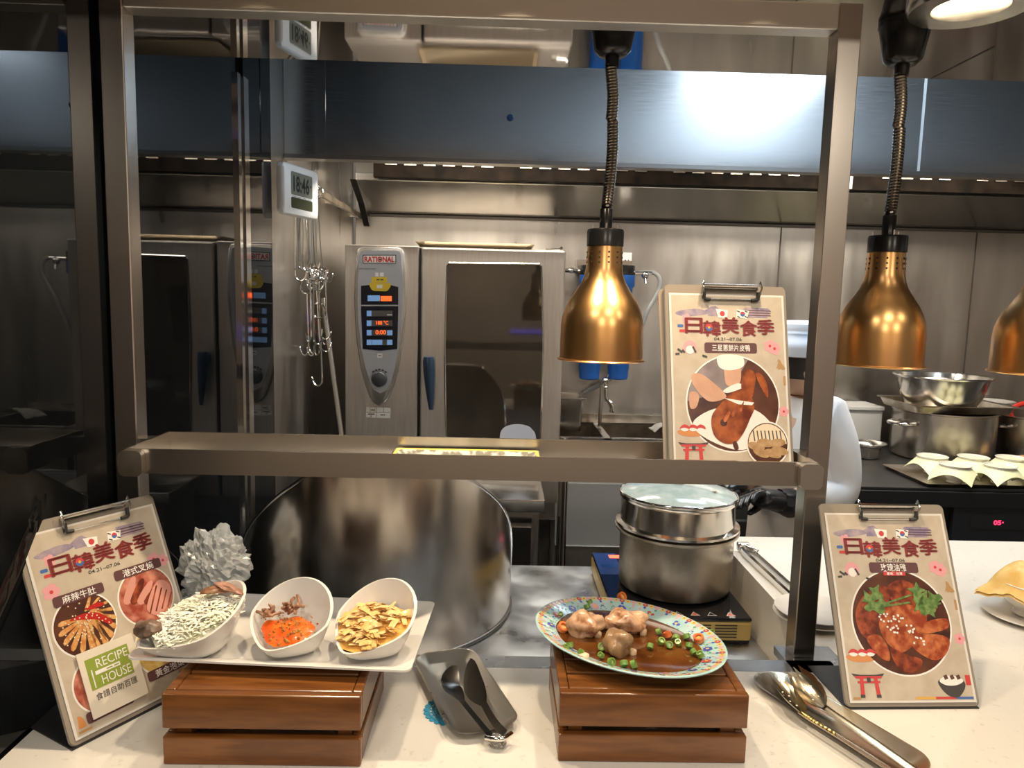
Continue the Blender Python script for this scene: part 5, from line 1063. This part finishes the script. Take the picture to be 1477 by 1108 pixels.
# low things behind the worktop
lt_ = thing('drawer_table', 'low steel table with a drawer seen between the curved shield and the pipe', 'table', (.03, 2.65, 0))
q0 = aY(728, 722, 2.5); q1 = aY(786, 740, 2.5)
B().box(-.25, q1.x, 2.50, 2.79, q1.z, q1.z+.045, 0, .003).build('tabletop', PAN, lt_)
B().box(-.22, q1.x-.02, 2.52, 2.78, .05, q1.z).build('cabinet', OVENST, lt_)
b = B().box(-.20, q1.x-.045, 2.512, 2.52, q1.z-.30, q1.z-.055, 0, .003); d_ = b.build('drawer', PAN, lt_); B().box(-.20, q1.x-.045, 2.508, 2.519, q1.z-.040, q1.z-.022, 0, .002).build('pull', DARKST, lt_)
q0 = aY(812, 700, 2.9); q1 = aY(808, 812, 2.9); tag(center(B().lathe([(.020, 0), (.020, 1.05), (.0, 1.052)], 16, (q0.x, 2.9, 0)).build('standing_pipe', PAN)), 'vertical steel pipe between the drawer table and the sink', 'pipe')
# ------------------------------------------------------------------ stove, pots and bowls at the back right
ZV = 0.92; YV = 2.71
st = thing('cooking_range', 'black topped cooking range along the right side of the back wall', 'stove', (2.2, 3.2, 0))
b = B(); b.box(.98, 3.85, YV, YB-.005, ZV-.012, ZV, 0, .003); b.build('range_top', mat('range_black', (.020, .020, .022), .32, col2=(.035, .034, .033), vscale=8), st)
B().box(.98, 3.85, YV-.004, YV+.01, ZV-.075, ZV-.013, 0, .003).build('front_band', mat('range_band', (.10, .11, .12), .3, .9), st)
B().box(.98, 3.85, YV+.03, YB-.02, .05, ZV-.013).build('range_body', DARKST, st)
q0, q1 = aY(1378, 730, YV), aY(1378, 785, YV)
b = B().box(q0.x, q0.x+.75, YV+.004, YV+.03, .35, q0.z, 0, .004); d_ = b.build('oven_door', mat('range_door', (.030, .030, .034), .25), st)
q = aY(1440, 754, YV); b = B().prism(rrect(q.x-.11, q.x+.13, q.z-.028, q.z+.026, .02), YV+.0015, YV+.0042); b.build('control_recess', MATTE, d_)
vs, fs, ww = text_geo('05', .03); b = B().add([(q.x-.018+x*.030/ww, YV+.0008, q.z-.010+y*.019) for x, y in vs], fs); b.box(q.x+.016, q.x+.021, YV+.0006, YV+.0012, q.z-.002, q.z+.003); b.build('led_digits', mat('led_digit', (.3, .01, .03), .4, emit=(1, .03, .10), estr=2.5), d_)
q = aY(1060, 760, 2.73); B().box(q.x-.10, q.x+.12, YV+.003, YV+.03, .50, aY(1060, 750, 2.73).z, 0, .003).build('cupboard_door', mat('grey_door', (.045, .045, .047), .4), st)
def at(x, y, z): return aZ(x, y, z)
def stock(cx, cy, r, h, label, name='stock_pot', loops=True, m=PAN):
    t = thing(name, label, 'pot', (cx, cy, ZV))
    B().lathe([(r-.02, .001), (r-.004, .006), (r, .02), (r, h-.008), (r+.006, h-.004), (r+.006, h), (r-.004, h), (r-.005, .02), (0, .015)], 56, (cx, cy, ZV)).build('pot_body', m, t)
    if loops:
        for sg, ang in ((-1, radians(195)), (1, radians(-12))):
            d = V((cos(ang), sin(ang), 0)); s_ = V((-d.y, d.x, 0)); c = V((cx, cy, ZV+h*.74))
            B().tube(spline([c+d*r+s_*.055, c+d*(r+.035)+s_*.055, c+d*(r+.058)+s_*.03, c+d*(r+.058)-s_*.03, c+d*(r+.035)-s_*.055, c+d*r-s_*.055], 5), .009, 8).build('handle', CHROME, t)
    return t
p = at(1354, 672, ZV); rP = .214; PY = p.y+rP; PX = p.x*PY/p.y
POTH = aY(1352, 600, p.y).z-ZV
POTM = mat('pot_metal', (.50, .46, .42), .27, 1.0, col2=(.55, .51, .47), vscale=2, stretch=(1, 1, .3), rvar=.04)
stock(PX, PY, rP, POTH, 'large steel stock pot carrying a tray and a wide bowl on the stove', m=POTM)
zl = ZV+POTH+.0006
def tr(i, z): return [V((PX+x, PY+y, z)) for x, y in rrect(-.222+i, .222-i, -.17+i, .17-i, .03)]
tag(center(B().loft([tr(.012, zl), tr(0, zl+.030), tr(-.012, zl+.034), tr(-.012, zl+.037), tr(.004, zl+.034), tr(.016, zl+.004)]).build('covering_tray', OLDST)), 'steel tray lying over the big stock pot, under the wide bowl', 'tray')
zb = zl+.005; rb = .245
bw = thing('mixing_bowl', 'wide steel mixing bowl on top of the big stock pot', 'bowl', (PX-.035, PY-.02, zb))
B().lathe([(r*.83, z*1.14) for r, z in ((.13, .001), (.17, .010), (.205, .06), (.228, .125), (.243, .128), (.246, .132), (.243, .136), (.226, .132), (.20, .06), (.165, .014), (0, .006))], 56, (PX-.035, PY-.02, zb)).build('bowl_body', PAN, bw)
tag(center(B().lathe([(.03, .002), (.055, .03), (.062, .10), (.05, .125), (.02, .138), (0, .14)], 24, (PX-.05, PY-.04, zb+.006)).build('ladle_cup', PORC)), 'pale rounded thing just showing inside the wide steel bowl', 'cup')
# second pot, red ladle handle, plates
p = at(1478, 668, ZV); stock(aY(1424, 640, 3.30).x+.225, 3.30, .18, aY(1450, 606, 3.12).z-ZV, 'second steel pot cut by the right edge beside the big stock pot', loops=False, m=POTM)
b = B(); q = aY(1452, 596, 3.30); e = [aY(x, y, 3.30) for x, y in ((1458, 600), (1457, 594), (1464, 587), (1478, 582), (1495, 583))]
b.tube(spline(e+[aY(1500, 606, 3.30), aY(1470, 606, 3.30), aY(1460, 603, 3.30)], 5, True), .012, 8, closed=True); tag(center(b.build('pot_handle_loop', mat('red_silicone', (.55, .03, .02), .4))), 'red handle loop resting on the rim of the second pot', 'handle')
bx = thing('shelf_box', 'dark box behind the big stock pot carrying a stack of plates', 'box', (2.37, 3.55, ZV)); q = aY(1428, 608, 3.55); ZPs = q.z
B().box(q.x-.10, q.x+.10, 3.485, 3.65, ZV+.001, ZPs, 0, .004).build('box_body', DARKST, bx)
for k in range(8):
    o = B().lathe([(.055, 0), (.062, 0), (.097, .012), (.099, .0145), (.095, .0145), (.06, .004), (0, .004)], 36, (q.x+.002, 3.553, ZPs+.0008+k*.0128)).build('stacked_plate', PORC)
    tag(center(o), 'white plate in the stack beside the wide steel bowl', 'plate', 'stacked plates on the stove')
cb = thing('grey_container', 'pale grey lidded container behind the person beside the big stock pot', 'container', (1.36, 3.5, ZV)); q0, q1 = aY(1244, 586, 3.45), aY(1270, 640, 3.45)
GREYP = mat('grey_plastic', (.46, .46, .45), .45)
B().box(q0.x-.12, q1.x, 3.45, 3.63, q1.z-.02, q0.z-.02, 0, .006).build('container_body', GREYP, cb); B().box(q0.x-.13, q1.x+.004, 3.44, 3.635, q0.z-.02, q0.z, 0, .004).build('lid', GREYP, cb); B().box(q0.x-.10, q1.x-.02, 3.46, 3.62, ZV, q1.z-.02).build('foot', DARKST, cb)
q = at(1256, 664, ZV); tag(center(B().lathe([(.05, .001), (.056, .004), (.062, .05), (.085, .066), (.086, .070), (.080, .069), (.058, .05), (.05, .01), (0, .008)], 36, (q.x+.005, q.y+.06, ZV)).build('small_bowl', PAN)), 'small steel bowl on the stove left of the big stock pot', 'bowl')
# oven tray with dough-covered soup bowls
ta, tb = at(1288, 683, ZV+.004), at(1342, 706, ZV+.004)
x0, x1, y0, y1 = tb.x+.012, tb.x+.62, YV+.004, YV+.335
def tq(i, z): return [V((x+(.0), y, z)) for x, y in ((x0-.10*(1-i*0)+i+.0, y1-i), (x0+i, y0+i), (x1-i, y0+i), (x1-i, y1-i))]
def tq(i, z): return [V(((x0+x1)/2+x, (y0+y1)/2+y, z)) for x, y in rrect(-(x1-x0)/2+i, (x1-x0)/2-i, -(y1-y0)/2+i, (y1-y0)/2-i, .012)]
tag(center(B().loft([tq(.010, ZV+.0006), tq(0, ZV+.013), tq(-.003, ZV+.015), tq(.002, ZV+.015), tq(.013, ZV+.003)]).build('oven_tray', OLDST)), 'flat metal oven tray with dough-covered soup bowls at the stove front', 'tray')
DOUGH = mat('raw_pastry', (.76, .74, .46), .5)
def doughbowl(cx, cy, label, yaw, s_=.86):
    t = thing('covered_soup_bowl', label, 'bowl', (cx, cy, ZV+.0034), yaw, 'soup bowls under raw pastry on the oven tray')
    b = B(); lionbowl(b, (0, 0, 0), s_); b.build('bowl_body', PORC, t, True)
    def dg(u, v):
        x = (u*2-1)*.079; y = (v*2-1)*.079; r = sqrt(x*x+y*y); rr_ = .066*s_
        z = .0775*s_+.006*max(0, 1-r/rr_)-max(0, r-rr_)*1.05
        return V((x*.95, y*.95, z))
    b = B().grid(dg, 20, 20); b.grid(lambda u, v: dg(1-u, v)-V((0, 0, .0016)), 20, 20); b.build('pastry_sheet', DOUGH, t, True)
for x, y, lb, yw in ((1376, 690, 'leftmost front soup bowl under a raw pastry sheet with a corner hanging forward', .80), (1443, 692, 'middle front soup bowl under a raw pastry sheet', .15), (1505, 694, 'front soup bowl under raw pastry cut by the right edge', .7)):
    q = at(x, y+8, ZV+.004); doughbowl(q.x+.012, YV+.076, lb, yw)
for x, lb, yw in ((1338, 'rear left soup bowl under a raw pastry sheet beside the tray corner', .2), (1397, 'rear middle soup bowl under a raw pastry sheet', .5), (1452, 'rear right soup bowl under a raw pastry sheet', .1)):
    q = aY(x, 676, YV+.18); doughbowl(q.x*1.02+.012, YV+.232, lb, yw)
q = at(1452, 668, ZV); chunk('bread_piece', mat('bread', (.50, .28, .10), .5, col2=(.66, .44, .20), vscale=30), V((q.x, YV+.375, ZV+.024)), V((1, .2, 0)), .16, .07, .045, 'brown bread pieces behind the dough-covered bowls', 'bread', 4)

# ------------------------------------------------------------------ the cook behind the pass
SKIN = mat('skin', (.62, .40, .30), .5, sss=.1); COAT = mat('white_coat', (.74, .76, .80), .7, bump=1.0, bscale=9); APR = mat('beige_apron', (.50, .45, .40), .75, bump=.1, bscale=20)
GLOVE = mat('black_glove', (.012, .013, .016), .28, bump=.5, bscale=60)
YP = 2.36
def PX_(x, y, Y=YP): return aY(x, y, Y)
def skinned(name, chains, m, parent, root=0, sub=2):
    vs = []; es = []; rs = []; idx = {}
    for ch in chains:
        prev = None
        for key, p, r in ch:
            if key is None or key not in idx:
                vs.append(V(p)); rs.append(r); i = len(vs)-1
                if key is not None: idx[key] = i
            else: i = idx[key]
            if prev is not None: es.append((prev, i))
            prev = i
    inv = wmat(parent).inverted(); me = bpy.data.meshes.new(name); me.from_pydata([tuple(inv @ v) for v in vs], es, []); me.materials.append(m)
    o = bpy.data.objects.new(name, me); COL.objects.link(o); o.parent = parent
    md = o.modifiers.new('skin', 'SKIN'); md.use_smooth_shade = True
    o.modifiers.new('sub', 'SUBSURF').levels = sub; o.modifiers['sub'].render_levels = sub
    for i, r in enumerate(rs):
        sv = me.skin_vertices[0].data[i]; rr_ = r if isinstance(r, tuple) else (r, r); sv.radius = rr_; sv.use_root = (i == root)
    return o
sh_ = PX_(1196, 598); el = PX_(1211, 712); wr = PX_(1132, 724, 2.24); hd = PX_(1094, 718, 2.19)
pel = V((sh_.x-.02, YP+.10, .90)); che = V((sh_.x-.035, YP+.11, 1.17)); nk = V((sh_.x-.05, YP+.10, 1.30)); hdc = V((sh_.x-.075, YP+.09, 1.388)); top = hdc+V((.0, 0, .085))
far = V((sh_.x-.07, YP+.24, 1.26)); fel = V((sh_.x-.12, YP+.24, 1.03)); fwr = V((hd.x+.02, YP+.02, 1.0))
ps = thing('person', 'person in a white coat and black gloves working behind the right gantry post', 'person', (pel.x, pel.y, 0.0))
skinned('body', [[('p', pel, (.12, .10)), ('c', che, (.13, .11)), ('n', nk, .052), ('h0', hdc-V((0, 0, .035)), .066), ('h', hdc+V((-.006, 0, .03)), (.082, .072)), ('t', top, .06)],
    [('c', che, .12), ('s', sh_, .058), ('e', el+V((-.012, .01, .028)), .040), ('w', wr, .029), ('hd', hd, .026)], [('c', che, .12), ('fs', far, .058), ('fe', fel, .044), ('fw', fwr, .028)],
    [('p', pel, .12), ('k1', V((pel.x, pel.y-.08, .47)), .06), ('a1', V((pel.x+.01, pel.y-.08, .08)), .04), ('t1', V((pel.x-.13, pel.y-.08, .035)), .032)],
    [('p', pel, .12), ('k2', V((pel.x, pel.y+.08, .47)), .06), ('a2', V((pel.x+.01, pel.y+.08, .08)), .04), ('t2', V((pel.x-.13, pel.y+.08, .035)), .032)]], SKIN, ps)
skinned('coat', [[('p', pel+V((0, 0, -.14)), (.15, .13)), ('pp', pel, (.145, .13)), ('c', che, (.150, .135)), ('n', nk-V((0, 0, .045)), .066)],
    [('c', che, .14), ('s', sh_+V((.004, 0, 0)), .076), ('m', sh_.lerp(el, .55)+V((.014, 0, 0)), .074), ('e', el+V((.006, 0, .0)), .076), ('cu', el.lerp(wr, .50)+V((0, 0, -.004)), .055)],
    [('c', che, .14), ('fs', far, .076), ('fe', fel, .064)]], COAT, ps)
b = B()
def apr(u, v): a = radians(110+140*u); r = .168+.02*v; return V((pel.x-.012+r*cos(a), pel.y-.01+.155*sin(a)*1.0, 1.06-.58*v))
b.grid(apr, 16, 10); b.grid(lambda u, v: apr(1-u, v)+V((.004, 0, 0)), 16, 10); b.build('apron', APR, ps)
b = B(); hc = hdc+V((.002, 0, .055)); b.openlathe([(.094, -.012), (.095, .015), (.093, .06)], 28, tuple(hc)); b.lathe([(.093, .06), (.096, .075), (.088, .095), (.05, .105), (0, .107)], 28, tuple(hc)); b.build('cap', mat('blue_white_cap', (.70, .76, .86), .7), ps)
b = B(); b.openlathe([(.086, -.05), (.090, -.02), (.091, .02)], 24, tuple(hdc+V((.014, 0, .02)))); b.build('hair', mat('dark_hair', (.02, .016, .014), .5), ps)
# face of the cook, turned to the left and down
fx = hdc+V((-.078, 0, 0)); b = B().blob(fx+V((-.012, 0, -.010)), (.018, .011, .016), 12, 0); b.blob(hdc+V((.0, -.080, -.005)), (.018, .008, .028), 12, 0); b.blob(hdc+V((.0, .080, -.005)), (.018, .008, .028), 12, 0); b.build('nose_and_ears', SKIN, ps)
b = B(); b.blob(fx+V((.006, -.03, .016)), (.008, .012, .006), 10, 0); b.blob(fx+V((.006, .03, .016)), (.008, .012, .006), 10, 0); b.build('eyes', MATTE, ps)
B().blob(fx+V((.004, 0, -.040)), (.007, .022, .005), 10, 0).build('mouth', mat('lips', (.45, .20, .16), .5), ps)
# gloved hand: palm, five fingers, loose cuff
w0 = wr+V((-.006, 0, 0)); dirh = (hd-wr).normalized(); sdv = V((.1, -.55, .35)).normalized(); sdv = (sdv-dirh*sdv.dot(dirh)).normalized(); upv = sdv.cross(dirh).normalized()
if upv.z < 0: upv = -upv
K0 = hd+dirh*.012
ch = [[('w', w0+dirh*.004, .037), ('w2', w0+dirh*.03, .037), ('pm', hd-dirh*.01, (.046, .036)), ('kn', K0, (.048, .032))]]
glv = skinned('glove', ch, GLOVE, ps)
for k, (o_, L_) in enumerate(((-.030, .070), (-.010, .080), (.011, .075), (.030, .060))):
    r0 = K0+sdv*o_-dirh*.012; a_ = r0+dirh*.026+upv*.004; b_ = a_+dirh*L_*.42-upv*L_*.20; c_ = b_+dirh*L_*.26-upv*L_*.38; 
    skinned('finger', [[(None, r0, .0135), (None, a_, .0130), (None, b_, .0115), (None, c_, .0098)]], GLOVE, glv, sub=2)
r0 = hd-dirh*.035-sdv*.022-upv*.012; skinned('thumb', [[(None, r0, .013), (None, r0+dirh*.030-sdv*.012-upv*.020, .0115), (None, r0+dirh*.062-sdv*.004-upv*.034, .0095)]], GLOVE, glv)
b = B(); N = 20; rg = []
for k in range(5):
    c = w0+dirh*(.022-.016*k)*1.0; rg.append([c+(sdv*cos(2*pi*i/N)+upv*sin(2*pi*i/N))*(.037+.0025*k+.0030*sin(i*2.2+k)) for i in range(N)])
b.loft(rg, cap0=False, cap1=False); b.build('glove_cuff', GLOVE, glv)
# hidden far glove
ch = skinned('glove', [[(None, fwr+V((.01, 0, 0)), .033), (None, fwr+V((-.05, -.02, -.006)), (.038, .028)), (None, fwr+V((-.085, -.03, -.014)), (.036, .022))]], GLOVE, ps)
for k in range(4):
    r0 = fwr+V((-.08, -.058+.019*k, -.012)); skinned('finger', [[(None, r0, .011), (None, r0+V((-.03, 0, -.012)), .0105), (None, r0+V((-.05, 0, -.032)), .0085)]], GLOVE, ch)
r0 = fwr+V((-.03, -.045, -.01)); skinned('thumb', [[(None, r0, .012), (None, r0+V((-.03, -.022, -.012)), .011), (None, r0+V((-.055, -.026, -.024)), .009)]], GLOVE, ch)
# purple strip light of the dining room, seen only as reflections
led = thing('led_strip', 'violet strip light on the far dining room wall', 'strip light', (.6, -3.99, 1.15)); B().box(.15, 2.6, -3.998, -3.98, 1.15, 1.19).build('glow_bar', mat('violet_glow', (.1, .08, .4), .4, emit=(.25, .18, 1.0), estr=1.6), led)
